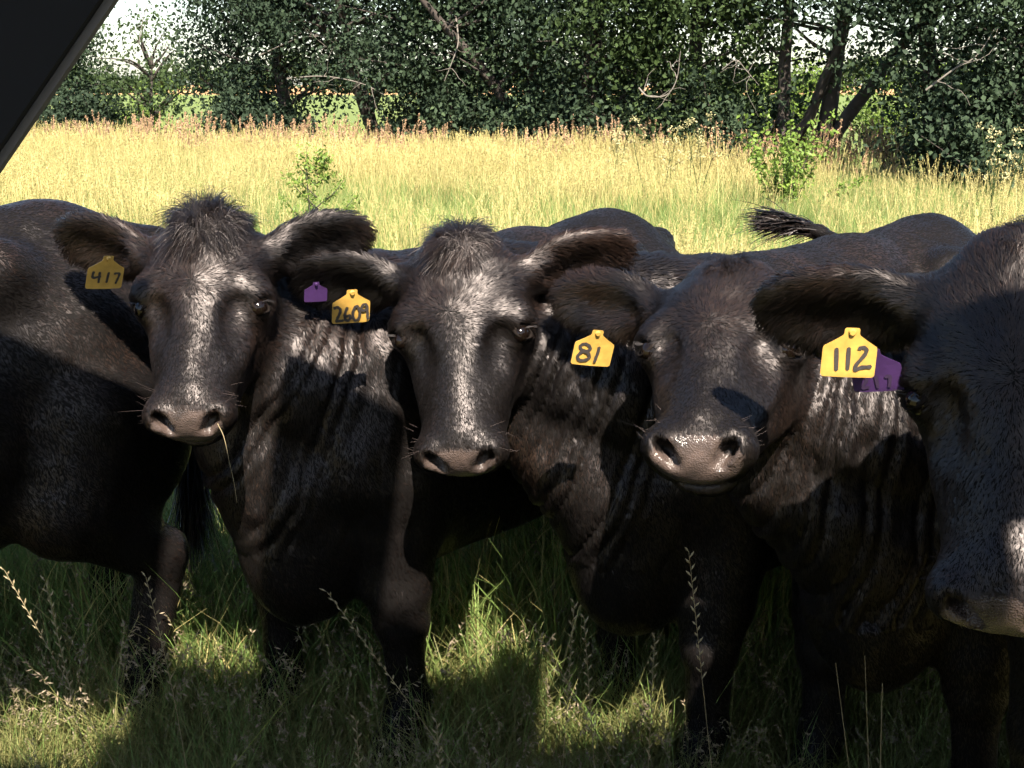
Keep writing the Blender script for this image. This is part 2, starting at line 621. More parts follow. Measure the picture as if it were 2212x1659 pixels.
        s.bare = np.maximum(1 - sstep(-.004, .010, pad), .55 * (1 - sstep(-.004, .008, lipb)))
        s.V, s.Q, s.tri, s.vn, s.H, s.B, s.fn, s.inhead, s.sl = V, Q, tri, vn, H, B, fn, inhead, sl
        root = empty('cow', (float(s.org[0]), float(s.org[1]), 0))
        s.root = root
        ob = mk('body', V, Q, MAT_SKIN, root, smooth=True)
        a = ob.data.attributes.new('bare', 'FLOAT', 'POINT')
        a.data.foreach_set('value', s.bare.astype(np.float32))
        return root

    def fur(s, dens=1.0):
        V, tri, vn, H, B = s.V, s.tri, s.vn, s.H, s.B
        rng = np.random.default_rng(100 + s.seed)
        area = np.linalg.norm(s.fn, axis=1) * .5
        cen = V[tri].mean(1); nrm = vn[tri].mean(1)
        Hc = H[tri].mean(1); Bc = B[tri].mean(1)
        ih = s.inhead[tri].mean(1); bare_ = s.bare[tri].mean(1)
        ear = sstep(.13, .16, np.abs(Hc[:, 0])) * ih * (Hc[:, 1] < .16)
        D = np.full(len(tri), 62000.0)
        nk = s.neckv[tri].mean(1)
        D = D * (1 - nk) + 90000 * nk
        D = D * (1 - ih) + 210000 * ih
        D = D * (1 - ear) + 170000 * ear
        D *= 1 - sstep(.25, .6, bare_)
        eyed = np.linalg.norm(np.stack((np.abs(Hc[:, 0]), Hc[:, 1], Hc[:, 2]), 1) - np.array((.128, .203, -.050)), axis=1)
        D *= sstep(.018, .026, eyed)
        D *= 0.60 + .40 * sstep(.42, .62, Bc[:, 2])
        view = np.array((0, 0, CAM_H)) - cen
        view /= np.linalg.norm(view, axis=1)[:, None]
        fac = (nrm * view).sum(1)
        D *= .10 + .90 * sstep(-.5, -.2, fac)
        D *= np.clip((2.9 / np.linalg.norm(cen - np.array((0, 0, CAM_H)), axis=1)) ** 2, .3, 1.5)
        lam = D * area * dens
        cnt = rng.poisson(lam)
        ti = np.repeat(np.arange(len(tri)), cnt)
        n = len(ti)
        u, v = rng.random(n), rng.random(n)
        fl = u + v > 1
        u[fl], v[fl] = 1 - u[fl], 1 - v[fl]
        w = np.stack((1 - u - v, u, v), 1)
        T = tri[ti]
        P = (V[T] * w[:, :, None]).sum(1)
        nn = (vn[T] * w[:, :, None]).sum(1); nn /= np.linalg.norm(nn, axis=1)[:, None]
        Hp = (H[T] * w[:, :, None]).sum(1); Bp = (B[T] * w[:, :, None]).sum(1)
        ihp = (s.inhead[T] * w).sum(1); nkp = (s.neckv[T] * w).sum(1)
        earp = sstep(.12, .16, np.abs(Hp[:, 0])) * ihp * (Hp[:, 1] < .16)
        # flow on the body: back and down
        fb = np.stack((-.65 * np.ones(n), .0 * n + 0 * Bp[:, 1], -.55 - .5 * sstep(1.15, .9, Bp[:, 2])), 1)
        fb[:, 0] += nkp * .35; fb[:, 2] -= nkp * .5
        fw = fb @ s.M.T
        # flow on the head, radiating from the whorl between the eyes
        hx, hy = Hp[:, 0], Hp[:, 1]
        fh = np.stack((hx * 2.4, (hy - .20) * 2.0 + .0, 0 * hx), 1)
        fh /= np.linalg.norm(fh, axis=1)[:, None] + .08
        up = sstep(.20, .10, hy)
        fh[:, 1] += (1 - up) * .25
        lower = sstep(.24, .34, hy)
        fh[:, 1] += lower * .4
        fh[:, 2] -= .35 * sstep(.06, .1, np.abs(hx)) * (1 - earp)
        fr = s.ear_frames()
        for sg, b_, base in fr:
            m = (earp > .02) & (np.sign(hx) == sg)
            q = (Hp[m] - base) @ b_.T
            e = b_[0] * 1.0 + np.outer(np.clip(q[:, 1] / .06, -1, 1), b_[1]) * .9 + np.outer(np.where(q[:, 2] > 0, .35, -.1), b_[2])
            fh[m] = fh[m] * (1 - earp[m])[:, None] + e * earp[m][:, None]
        fhw = fh @ s.HM.T
        F = fw * (1 - ihp)[:, None] + fhw * ihp[:, None]
        # clumps and waviness
        k1 = np.stack([vnoise(P, 34, s.seed + 11 + i) for i in range(3)], 1)
        k2 = np.stack([vnoise(P, 130, s.seed + 21 + i) for i in range(3)], 1)
        F = F / (np.linalg.norm(F, axis=1)[:, None] + 1e-6) + (k1 * .38 + k2 * .30) * (1 - .55 * nkp)[:, None] + rng.normal(0, .10, (n, 3))
        F -= nn * (F * nn).sum(1)[:, None]
        F /= np.linalg.norm(F, axis=1)[:, None] + 1e-6
        # lengths
        Ln = np.full(n, .010)
        Ln = Ln * (1 - nkp) + .011 * nkp
        lh = .0055 + .006 * sstep(.22, .10, hy) + .002 * sstep(.06, .11, np.abs(hx))
        top = sstep(.09, -.01, hy) * sstep(.10, .05, np.abs(hx)) * ihp
        lh = lh + top * .020
        lh = lh * (1 - earp) + .027 * earp
        Ln = Ln * (1 - ihp) + lh * ihp
        lift = (.26 + .12 * rng.random(n)) * (1 - .45 * nkp)
        lift = lift + .35 * earp + .25 * top
        Ln *= rng.uniform(.65, 1.2, n)
        wither = sstep(.2, .35, Bp[:, 0]) * sstep(1.02, 1.15, Bp[:, 2]) * (1 - ihp)
        Ln *= 1 + 1.3 * wither; lift = lift + .35 * wither
        flat = (1 - ihp) * (1 - wither)
        lift = np.maximum(lift * (1 - .35 * flat), .20)
        pts = []
        K = 4
        side = np.cross(F, nn)
        curl = rng.normal(0, .25, n) + .5 * vnoise(P, 60, s.seed + 40)
        # tufts: neighbouring hairs lean together towards a common tip
        cs = np.where(ihp > .5, .0065, .009)
        wob = P + .004 * k1
        key = np.floor(wob / cs[:, None]).astype(np.int64)
        kk = key[:, 0] * 73856093 ^ key[:, 1] * 19349663 ^ key[:, 2] * 83492791
        _, inv = np.unique(kk, return_inverse=True)
        num = np.bincount(inv)
        tipv = F * (Ln * .9)[:, None] + P
        ctip = np.stack([np.bincount(inv, tipv[:, i]) / num for i in range(3)], 1)
        ctip += np.random.default_rng(s.seed).normal(0, .0022, ctip.shape)
        pull = ctip[inv] - tipv
        pull -= nn * (pull * nn).sum(1)[:, None]
        pl = np.linalg.norm(pull, axis=1)
        pull *= (np.minimum(pl, .006) / np.maximum(pl, 1e-6) * (.55 - .25 * flat))[:, None]
        for k in range(K):
            t = k / (K - 1)
            bend = 1 - .75 * t
            q = P + nn * .0004 + (F * t * (1 - .12 * t) + nn * (lift * (1 - .55 * t) * t)[:, None] + side * (curl * t * t)[:, None] * .5) * Ln[:, None]
            q = q + pull * t ** 1.3
            q[:, 2] -= t * t * Ln * .30 * np.clip(-nn[:, 2] + .1 + .8 * earp, 0, 1)
            pts.append(q)
        C = [np.stack(pts, 1)]
        rad = np.full(n, .00042) + .00022 * (1 - ihp)
        RR = [np.stack([rad * (1, .95, .7, .2)[k] for k in range(K)], 1)]
        tint = np.clip(.45 + .35 * vnoise(P, 8, s.seed + 31) + rng.normal(0, .15, n) + .22 * sstep(.05, -.0, hy) * ihp, 0, 1)
        TT = [tint]
        jit = np.random.default_rng(s.seed + 5).normal(0, .055, (num.size, 3))[inv] + rng.normal(0, .028, (n, 3)) + .06 * k2 + .11 * k1
        sn = nn + jit + side * (curl * .12)[:, None]
        NNs = [sn / np.linalg.norm(sn, axis=1)[:, None]]
        # forelock: long loose hair springing from the poll
        m = int(1800 + 3200 * s.topk)
        wd = .024 + .034 * s.topk
        cand = np.where((ihp > .5) & (hy < .02 + .045 * s.topk) & (hy > -.06) & (np.abs(hx + .012 * s.topk) < wd) & (Hp[:, 2] > -.10))[0]
        if len(cand):
            pick = rng.choice(cand, m, replace=m > len(cand))
            p0 = P[pick] + rng.normal(0, .0015, (m, 3)); hx0, hy0 = Hp[pick, 0], Hp[pick, 1]
            cl = np.stack([vnoise(p0, 38, s.seed + 51 + i) for i in range(3)], 1)
            cl2 = np.stack([vnoise(p0, 95, s.seed + 61 + i) for i in range(3)], 1)
            upw = sstep(.045, -.02, hy0)
            f0 = np.stack((hx0 * 6 + cl[:, 0] * .8, .30 - .95 * upw + cl[:, 1] * .5, .45 + cl[:, 2] * .3), 1) + rng.normal(0, .22, (m, 3)) + cl2 * .35
            f0 = f0 @ s.HM.T
            f0 /= np.linalg.norm(f0, axis=1)[:, None]
            L = rng.uniform(.3, 1.0, m) ** 1.3 * (.030 + .042 * s.topk) * np.clip(1 - (hx0 / (wd * 1.05)) ** 2, .12, 1) * (.35 + .65 * sstep(.02 + .045 * s.topk, -.005, hy0))
            f1 = (np.stack((.5 * cl[:, 1] + hx0 * 8, .95 - .35 * upw + .3 * cl2[:, 1], -.15 + 0 * hx0), 1) + rng.normal(0, .15, (m, 3))) @ s.HM.T
            pp = []
            for k in range(K):
                t = k / (K - 1)
                pp.append(p0 + (f0 * t * (1 - .25 * t) + f1 * (t * t * .95) + cl2 @ s.HM.T * (.35 * math.sin(t * 2.2))) * L[:, None])
            C.append(np.stack(pp, 1)); RR.append(np.tile(np.array((.00042, .0004, .0003, .0001)), (m, 1)))
            TT.append(np.clip(.5 + .3 * cl[:, 0] + rng.normal(0, .12, m), 0, 1))
            sn = nn[pick] * .9 + cl * .35 + cl2 * .3 + rng.normal(0, .12, (m, 3)); NNs.append(sn / np.linalg.norm(sn, axis=1)[:, None])
        # tail switch
        tp = s.tail_pts()
        tw = np.array([s.b2w(q) for q in tp])
        m = 900
        a = rng.random(m) ** .7
        p0 = tw[-2] + (tw[-1] - tw[-2]) * a[:, None] + rng.normal(0, .008, (m, 3))
        dr = tw[-1] - tw[-2]; dr /= np.linalg.norm(dr)
        f0 = dr + rng.normal(0, .13, (m, 3))
        L = rng.uniform(.12, .24, m) * (1 if isinstance(s.tail, str) else .8)
        sag = np.array((0, 0, -.25))
        C.append(np.stack([p0 + (f0 * t + sag * t * t + rng.normal(0, .03, (m, 3)) * t) * L[:, None] for t in (0, .33, .67, 1)], 1))
        RR.append(np.tile(np.array((.0012, .0011, .0009, .0003)), (m, 1)))
        TT.append(np.clip(rng.normal(.5, .2, m), 0, 1))
        sn = rng.normal(0, .6, (m, 3)) + np.array((0, -.6, .6)); NNs.append(sn / np.linalg.norm(sn, axis=1)[:, None])
        # lashes and whiskers
        for sg in (1, -1):
            m = 22
            t = rng.uniform(-1, 1, m)
            p0 = s.h2w(np.stack((sg * (.122 + .010 * (1 - t * t)), .192 - .008 * (1 - t * t) + .004 * t, -.068 + .020 * t), 1))
            f0 = np.stack((sg * (.9 + 0 * t), .35 + .2 * rng.random(m), .25 + .5 * t), 1) @ s.HM.T
            L = rng.uniform(.012, .022, m)
            C.append(np.stack([p0 + (f0 * q + np.array((0, 0, .25)) * q * q) * L[:, None] for q in (0, .33, .67, 1)], 1))
            RR.append(np.tile(np.array((.0004, .0004, .0003, .0001)), (m, 1))); TT.append(np.full(m, .1)); NNs.append(np.tile((0, -.7, .7), (m, 1)))
            m = 11
            p0 = s.h2w(np.stack((sg * rng.uniform(.055, .085, m), rng.uniform(.41, .47, m), rng.uniform(-.10, -.02, m)), 1))
            f0 = np.stack((sg * rng.uniform(.4, 1, m), rng.uniform(-.4, .5, m), rng.uniform(0, .8, m)), 1) @ s.HM.T
            L = rng.uniform(.02, .045, m)
            C.append(np.stack([p0 + f0 * q * L[:, None] for q in (0, .33, .67, 1)], 1))
            RR.append(np.tile(np.array((.00025, .0002, .00016, .00008)), (m, 1))); TT.append(np.full(m, .9)); NNs.append(np.tile((0, -.7, .7), (m, 1)))
        C = np.concatenate(C); RR = np.concatenate(RR); TT = np.concatenate(TT)
        hc = bpy.data.hair_curves.new('fur')
        hc.add_curves([K] * len(C))
        hc.position_data.foreach_set('vector', (C - np.array(s.root.location)).astype(np.float32).ravel())
        ra = hc.attributes.get('radius') or hc.attributes.new('radius', 'FLOAT', 'POINT')
        ra.data.foreach_set('value', RR.astype(np.float32).ravel())
        ta_ = hc.attributes.new('tint', 'FLOAT', 'CURVE')
        ta_.data.foreach_set('value', TT.astype(np.float32))
        na_ = hc.attributes.new('nrm', 'FLOAT_VECTOR', 'CURVE')
        na_.data.foreach_set('vector', np.concatenate(NNs).astype(np.float32).ravel())
        hc.materials.append(MAT_FUR)
        o = bpy.data.objects.new('fur', hc)
        COL.objects.link(o)
        o.parent = s.root
        tag(o, kind='stuff')
        return len(C)

    topk = 1.0

    def eyes(s):
        for sg in (1, -1):
            c = s.h2w((sg * .114, .202, -.062))
            v, f_ = sphere(c, .0205 * s.hs, 14, 10)
            mk('eye', v, f_, MAT_EYE, s.root, smooth=True)
            # lids: a rim of bare skin round the opening
            n1 = np.array((sg * .72, .08, .69)); n1 /= np.linalg.norm(n1)
            b_ = basis(n1, (0, 1, 0))
            ring, fcs = [], []
            nu, nv = 22, 6
            for i in range(nu):
                a = 2 * math.pi * i / nu
                for j in range(nv):
                    q = 2 * math.pi * j / nv
                    ru = .0160 + .0030 * math.cos(q)
                    p = n1 * (.0115 + .004 * math.sin(q) - .003 * abs(math.cos(a))) + b_[1] * (math.sin(a) * ru * .80) + b_[2] * (math.cos(a) * ru * 1.25)
                    ring.append(s.h2w(np.array((sg * .114, .202, -.062)) + p))
                    fcs.append((i * nv + j, ((i + 1) % nu) * nv + j, ((i + 1) % nu) * nv + (j + 1) % nv, i * nv + (j + 1) % nv))
            mk('eyelid', ring, fcs, MAT_LID, s.root, smooth=True)


def sphere(c, r, nu=12, nv=8):
    v, f_ = [], []
    for j in range(nv + 1):
        th = math.pi * j / nv
        for i in range(nu):
            ph = 2 * math.pi * i / nu
            v.append((c[0] + r * math.sin(th) * math.cos(ph), c[1] + r * math.sin(th) * math.sin(ph), c[2] + r * math.cos(th)))
    for j in range(nv):
        for i in range(nu):
            f_.append((j * nu + i, j * nu + (i + 1) % nu, (j + 1) * nu + (i + 1) % nu, (j + 1) * nu + i))
    return v, f_


# ------------------------------------------------------------------ ground
MAT_FIELD, nt, b = new_mat('field_ground')
geo = N(nt, 'ShaderNodeNewGeometry')
nz = N(nt, 'ShaderNodeTexNoise', Scale=0.8, Detail=8.0)
nt.links.new(geo.outputs['Position'], nz.inputs['Vector'])
near_c = ramp(nt, nz.outputs['Fac'], [(0.3, (0.055, 0.045, 0.022)), (0.5, (0.12, 0.11, 0.04)), (0.7, (0.20, 0.17, 0.07))])
sep = N(nt, 'ShaderNodeSeparateXYZ')
nt.links.new(geo.outputs['Position'], sep.inputs[0])
wv = N(nt, 'ShaderNodeMath', operation='MULTIPLY_ADD')
nt.links.new(nz.outputs['Fac'], wv.inputs[0]); wv.inputs[1].default_value = 3.0
nt.links.new(sep.outputs[1], wv.inputs[2])
mr = N(nt, 'ShaderNodeMapRange'); mr.inputs[1].default_value = 26; mr.inputs[2].default_value = 420
nt.links.new(wv.outputs[0], mr.inputs[0])
far_c = ramp(nt, mr.outputs[0], [(0.0, (0.10, 0.13, 0.04)), (0.42, (0.11, 0.15, 0.05)), (0.5, (0.34, 0.20, 0.10)), (0.75, (0.36, 0.22, 0.11))])
mf = N(nt, 'ShaderNodeMapRange'); mf.inputs[1].default_value = 22; mf.inputs[2].default_value = 27
nt.links.new(sep.outputs[1], mf.inputs[0])
mx = N(nt, 'ShaderNodeMix', data_type='RGBA')
nt.links.new(mf.outputs[0], mx.inputs[0]); nt.links.new(near_c, mx.inputs[6]); nt.links.new(far_c, mx.inputs[7])
nt.links.new(mx.outputs[2], b.inputs['Base Color'])
b.inputs['Roughness'].default_value = 0.95
b.inputs['Specular IOR Level'].default_value = 0.1


def ground():
    xs = np.concatenate((np.linspace(-900, -40, 12), np.linspace(-36, 36, 73), np.linspace(40, 900, 12)))
    ys = np.concatenate((np.linspace(-300, -12, 8), np.linspace(-10, 40, 51), np.linspace(46, 1400, 20)))
    X, Y = np.meshgrid(xs, ys, indexing='ij')
    P = np.stack((X.ravel(), Y.ravel(), np.zeros(X.size)), 1)
    z = .03 * vnoise(P, .35, 3) + .02 * vnoise(P, 1.1, 4)
    P[:, 2] = np.where(np.abs(P[:, 0]) < 40, z, 0)
    nx, ny = X.shape
    i, j = np.meshgrid(np.arange(nx - 1), np.arange(ny - 1), indexing='ij')
    a = (i * ny + j).ravel()
    F = np.stack((a, a + ny, a + ny + 1, a + 1), 1)
    o = mk('field', P, F, MAT_FIELD, smooth=True)
    tag(o, kind='structure')


ground()
# ------------------------------------------------------------------ the vehicle the picture is taken from
VQ = R(0)
VH = np.array((-math.cos(VQ), math.sin(VQ), 0)); VN = np.array((math.sin(VQ), math.cos(VQ), 0)); VZ = np.array((0, 0, 1.0))
MAT_TRIM = plain('black_trim', (0.005, 0.005, 0.0058), 0.8, spec=0.2, var=0.3, scale=14, bump=0.2)
MAT_SEAL = plain('window_seal', (0.06, 0.055, 0.05), 0.55, var=0.12, scale=40)
MAT_PAINT = plain('vehicle_paint', (0.10, 0.10, 0.11), 0.3, var=0.05)
MAT_SEAT = plain('seat_fabric', (0.06, 0.055, 0.05), 0.9)
MAT_TYRE = plain('tyre_rubber', (0.02, 0.02, 0.02), 0.85)


def vp(h, n, z):
    return VH * h + VN * n + VZ * z


def prism(name, pts, thick_vec, mat, parent, bevel=0.0):
    """closed plate: outline points plus a thickness vector"""
    pts = [np.asarray(p, float) for p in pts]
    k = len(pts)
    v = pts + [p + thick_vec for p in pts]
    f_ = [tuple(range(k))[::-1], tuple(range(k, 2 * k))] + [(i, (i + 1) % k, k + (i + 1) % k, k + i) for i in range(k)]
    o = mk(name, v, f_, mat, parent)
    if bevel:
        m = o.modifiers.new('bevel', 'BEVEL'); m.width = bevel; m.segments = 2
    return o


def build_vehicle():
    root = empty('parked_vehicle', (-.4, -.5, 0))
    tag(root, 'dark vehicle whose window pillar cuts off the top left corner', 'vehicle')
    NY = .20                           # plane of the open window
    o = np.array((0, 0, CAM_H))

    def hit(p, y):
        d = p - o
        return o + d * (y / d[1])
    a, b_ = hit(at(-6, 384, 1.0), NY), hit(at(262, -8, 1.0), NY)
    ax = (b_ - a) / np.linalg.norm(b_ - a)
    lo = a - ax * ((a[2] - 1.02) / ax[2]); hi = b_ + ax * ((2.20 - b_[2]) / ax[2])
    fw = np.array((-1.0, 0, 0)); fw = fw - ax * (fw @ ax); fw /= np.linalg.norm(fw)
    Y = np.array((0, 1.0, 0))
    prism('window_pillar', [lo + fw * .0012, lo + fw * .13, hi + fw * .11, hi + fw * .0012], -Y * .004, MAT_TRIM, root)
    prism('window_seal', [lo + Y * .0002, lo + fw * .0014 + Y * .0002, hi + fw * .0014 + Y * .0002, hi + Y * .0002], -Y * .002, MAT_SEAL, root)
    # tall cab: unseen flat top on posts, shaped for its shadow, door below the open window
    def plate(name, x0, x1, y0, y1, z0, z1, mat, bev=.02):
        return prism(name, [(x0, y0, z0), (x1, y0, z0), (x1, y1, z0), (x0, y1, z0)], VZ * (z1 - z0), mat, root, bev)
    def flat(name, x0, x1, y0, y1, y1b=None, mat=MAT_PAINT):
        prism(name, [(x0, y0, 2.9), (x1, y0, 2.9), (x1, y1 if y1b is None else y1b, 2.9), (x0, y1, 2.9)], VZ * .03, mat, root)
    flat('shadow_roof', -1.3, .93, -1.75, .155)  # unseen top plates, height guessed, outline cut to set the cast shadow
    flat('shadow_roof', .935, 1.7, -.04, .155)
    flat('shadow_roof', -1.3, -.77, .16, .38)
    flat('shadow_roof', -.52, 1.7, .16, .27)
    flat('shade_panel', -1.3, -.475, .385, 1.20, 1.14, MAT_TRIM)  # invented overhead panels out of view, added to shade the cows' lower bodies
    flat('shade_panel', -.47, -.195, .275, .60, None, MAT_TRIM)
    flat('shade_panel', -.19, .095, .275, 1.08, .98, MAT_TRIM)
    flat('shade_panel', .10, .395, .275, .56, None, MAT_TRIM)
    flat('shade_panel', .40, .525, .275, .70, .62, MAT_TRIM)
    flat('shade_panel', .86, 1.4, .275, .36, None, MAT_TRIM)
    plate('door', -.50, .92, .21, .27, .85, 1.10, MAT_PAINT)
    plate('side_panel', -.50, .92, -1.33, -1.27, .85, 1.20, MAT_PAINT)
    for x in (-.50, .84):
        plate('post', x, x + .08, -1.33, -1.25, 1.205, 2.855, MAT_TRIM, .008)
    plate('post', .84, .92, .14, .21, 1.105, 2.855, MAT_TRIM, .008)
    plate('window_header', -.38, .83, .165, .215, 1.80, 1.88, MAT_TRIM, .008)
    plate('floor_pan', -.50, .92, -1.25, .20, .78, .845, MAT_TRIM)
    plate('bonnet', 1.1, 2.4, -.95, -.15, .80, 1.45, MAT_PAINT, .06)
    for x, r in ((-.35, .72), (1.95, .48)):
        for y in (-.02, -1.42):
            ring = [np.array((x + r * math.cos(t), y, r + r * math.sin(t))) for t in np.linspace(0, 2 * math.pi, 28, endpoint=False)]
            prism('wheel', ring, Y * .24, MAT_TYRE, root, .03)


build_vehicle()

# ------------------------------------------------------------------ trees, bushes and the far field
MAT_BARK = plain('bark', (0.030, 0.024, 0.020), 0.9, var=0.4, scale=9, bump=0.8)
MAT_DEAD = plain('dead_wood', (0.11, 0.10, 0.085), 0.85, var=0.25, scale=20)
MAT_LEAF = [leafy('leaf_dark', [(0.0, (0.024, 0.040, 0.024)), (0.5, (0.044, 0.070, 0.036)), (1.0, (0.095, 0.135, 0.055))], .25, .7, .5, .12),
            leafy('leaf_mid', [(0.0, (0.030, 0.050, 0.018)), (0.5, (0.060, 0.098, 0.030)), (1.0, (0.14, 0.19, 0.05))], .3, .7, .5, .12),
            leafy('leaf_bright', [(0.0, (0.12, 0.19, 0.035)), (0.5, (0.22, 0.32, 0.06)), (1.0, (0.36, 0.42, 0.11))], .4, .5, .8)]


def tube_mesh(paths, sides=6):
    """paths: list of (points, radii); returns verts, quads"""
    V, F = [], []
    for pts, rad in paths:
        pts = np.asarray(pts, float); base = len(V)
        tg = np.gradient(pts, axis=0); tg /= np.linalg.norm(tg, axis=1)[:, None] + 1e-9
        ref = np.array((1.0, .2, .1)) if abs(tg[0][0]) < .8 else np.array((0, 1.0, .2))
        for p, t, r in zip(pts, tg, rad):
            u = np.cross(t, ref); u /= np.linalg.norm(u) + 1e-9
            w = np.cross(t, u)
            for k in range(sides):
                a = 2 * math.pi * k / sides
                V.append(p + (u * math.cos(a) + w * math.sin(a)) * r)
        for i in range(len(pts) - 1):
            for k in range(sides):
                F.append((base + i * sides + k, base + i * sides + (k + 1) % sides, base + (i + 1) * sides + (k + 1) % sides, base + (i + 1) * sides + k))
    return np.array(V), np.array(F)


def wander(rng, p0, d0, length, n, jit, up=0.0):
    pts = [np.array(p0, float)]; d = np.array(d0, float); d /= np.linalg.norm(d)
    for _ in range(n):
        d = d + rng.normal(0, jit, 3) + np.array((0, 0, up)); d /= np.linalg.norm(d)
        pts.append(pts[-1] + d * length / n)
    return np.array(pts)


def leaves(rng, centres, spread, per, size, flat=.8, aspect=.62, normal_bias=None):
    """diamond leaf faces, slightly folded: verts, tris and a tint each"""
    c = np.repeat(np.asarray(centres), per, 0)
    n = len(c)
    sp = np.repeat(np.asarray(spread).reshape(-1), per) if np.ndim(spread) else np.full(n, spread)
    p = c + rng.normal(0, 1, (n, 3)) * sp[:, None] * np.array((1, 1, flat))
    a = rng.normal(0, 1, (n, 3)) + np.array((0, 0, -.5)); a /= np.linalg.norm(a, axis=1)[:, None]
    nrm = rng.normal(0, 1, (n, 3)) + np.array((0, -.25, .75)); nrm -= a * (nrm * a).sum(1)[:, None]; nrm /= np.linalg.norm(nrm, axis=1)[:, None]
    s_ = np.cross(a, nrm)
    L = size * rng.uniform(.65, 1.35, n)
    h = (L * aspect * .5)[:, None]; L = L[:, None]
    V = np.stack((p, p + a * L * .45 + s_ * h + nrm * L * .08, p + a * L, p + a * L * .45 - s_ * h + nrm * L * .08), 1).reshape(-1, 3)
    i = np.arange(n)[:, None] * 4
    F = np.concatenate((i + np.array([[0, 1, 2]]), i + np.array([[0, 2, 3]])), 0)
    cl = np.repeat(rng.normal(0, .14, len(centres)), per) + rng.normal(0, .10, n)
    return V, F, np.repeat(cl, 4)


def leaf_object(name, data, mat, parent):
    V, F, tint = data
    o = mk(name, V, F, mat, parent)
    a = o.data.attributes.new('tint', 'FLOAT', 'POINT')
    a.data.foreach_set('value', tint.astype(np.float32))
    return o


def tree(label, px, depth, height, rx, zlo, seed, mat=0, lean=(0, 0), nclump=95, per=100, size=.088, trunk=.15, fork=0, ry=None, dens_hi=.35, group='trees along the field edge', cx=0.0):
    rng = np.random.default_rng(seed)
    X = (px - 1106) / 2831 * depth / math.cos(PITCH) * .985
    base = np.array((X, depth, 0.0))
    root = empty('tree', tuple(base))
    tag(root, label, 'tree', group)
    paths = []
    main = wander(rng, base + (0, 0, -.1), (lean[0], lean[1], 1), height * .8, 9, .07, .03)
    paths.append((main, np.linspace(trunk, trunk * .25, len(main))))
    tops = [main]
    for k in range(fork):
        i = 1 + k
        m2 = wander(rng, main[i], (rng.choice((-1, 1)) * rng.uniform(.35, .8), rng.normal(0, .2), 1), height * .6, 7, .10, .05)
        paths.append((m2, np.linspace(trunk * .75, trunk * .18, len(m2)))); tops.append(m2)
    ry = ry or rx * .8
    cen = base + np.array((lean[0] * height * .45 + cx, 0, zlo + (height - zlo) * .5))
    rad = np.array((rx, ry, (height - zlo) * .52))
    cl = []
    while len(cl) < nclump:
        v = rng.normal(0, 1, 3); v /= np.linalg.norm(v)
        q = cen + v * rad * rng.uniform(.35, 1.0) ** .5 * (1 + .22 * rng.normal())
        if q[2] < zlo - .1: continue
        if q[2] > 5.6 and rng.random() > dens_hi: continue
        cl.append(q)
    cl = np.array(cl)
    for q in cl[rng.random(len(cl)) < .5]:
        t = tops[rng.integers(len(tops))]
        k = np.argmin(np.abs(t[:, 2] - (q[2] - .5))); k = min(max(k, 1), len(t) - 2)
        s0 = t[k]
        mid = (s0 + q) / 2 + rng.normal(0, .18, 3) + np.array((0, 0, .15))
        tt = np.linspace(0, 1, 6)[:, None]
        pts = (1 - tt) ** 2 * s0 + 2 * (1 - tt) * tt * mid + tt * tt * q
        paths.append((pts, np.linspace(.035, .006, 6)))
    V, F = tube_mesh(paths, 6)
    mk('trunk', V, F, MAT_BARK, root, smooth=True)
    leaf_object('crown', leaves(rng, cl, rng.uniform(.20, .42, len(cl)), per, size), MAT_LEAF[mat], root)
    return root


def bare_branch(root, pts, r0, seed):
    rng = np.random.default_rng(seed)
    q = catm3(pts, 5); r0 *= .62
    paths = [(q, np.linspace(r0, r0 * .3, len(q)))]
    for k in range(6):
        i = rng.integers(2, len(q) - 1)
        tw = wander(rng, q[i], rng.normal(0, 1, 3) * (1, .4, 1), rng.uniform(.2, .7), 5, .3)
        paths.append((tw, np.linspace(r0 * .45, r0 * .12, len(tw))))
    V, F = tube_mesh(paths, 5)
    mk('bare_branch', V, F, MAT_DEAD, root, smooth=True)


def catm3(p, n=5):
    p = np.asarray(p, float)
    q = np.concatenate(([2 * p[0] - p[1]], p, [2 * p[-1] - p[-2]]))
    out = []
    for i in range(1, len(q) - 2):
        for t in np.linspace(0, 1, n, endpoint=False):
            a, b_, c, d = q[i - 1], q[i], q[i + 1], q[i + 2]
            out.append(.5 * (2 * b_ + (c - a) * t + (2 * a - 5 * b_ + 4 * c - d) * t * t + (3 * b_ - a - 3 * c + d) * t ** 3))
    out.append(q[-2])
    return np.array(out)


def EDGE(x):
    """depth at which the meadow ends, for a world x"""
    return 22.0 - .42 * x


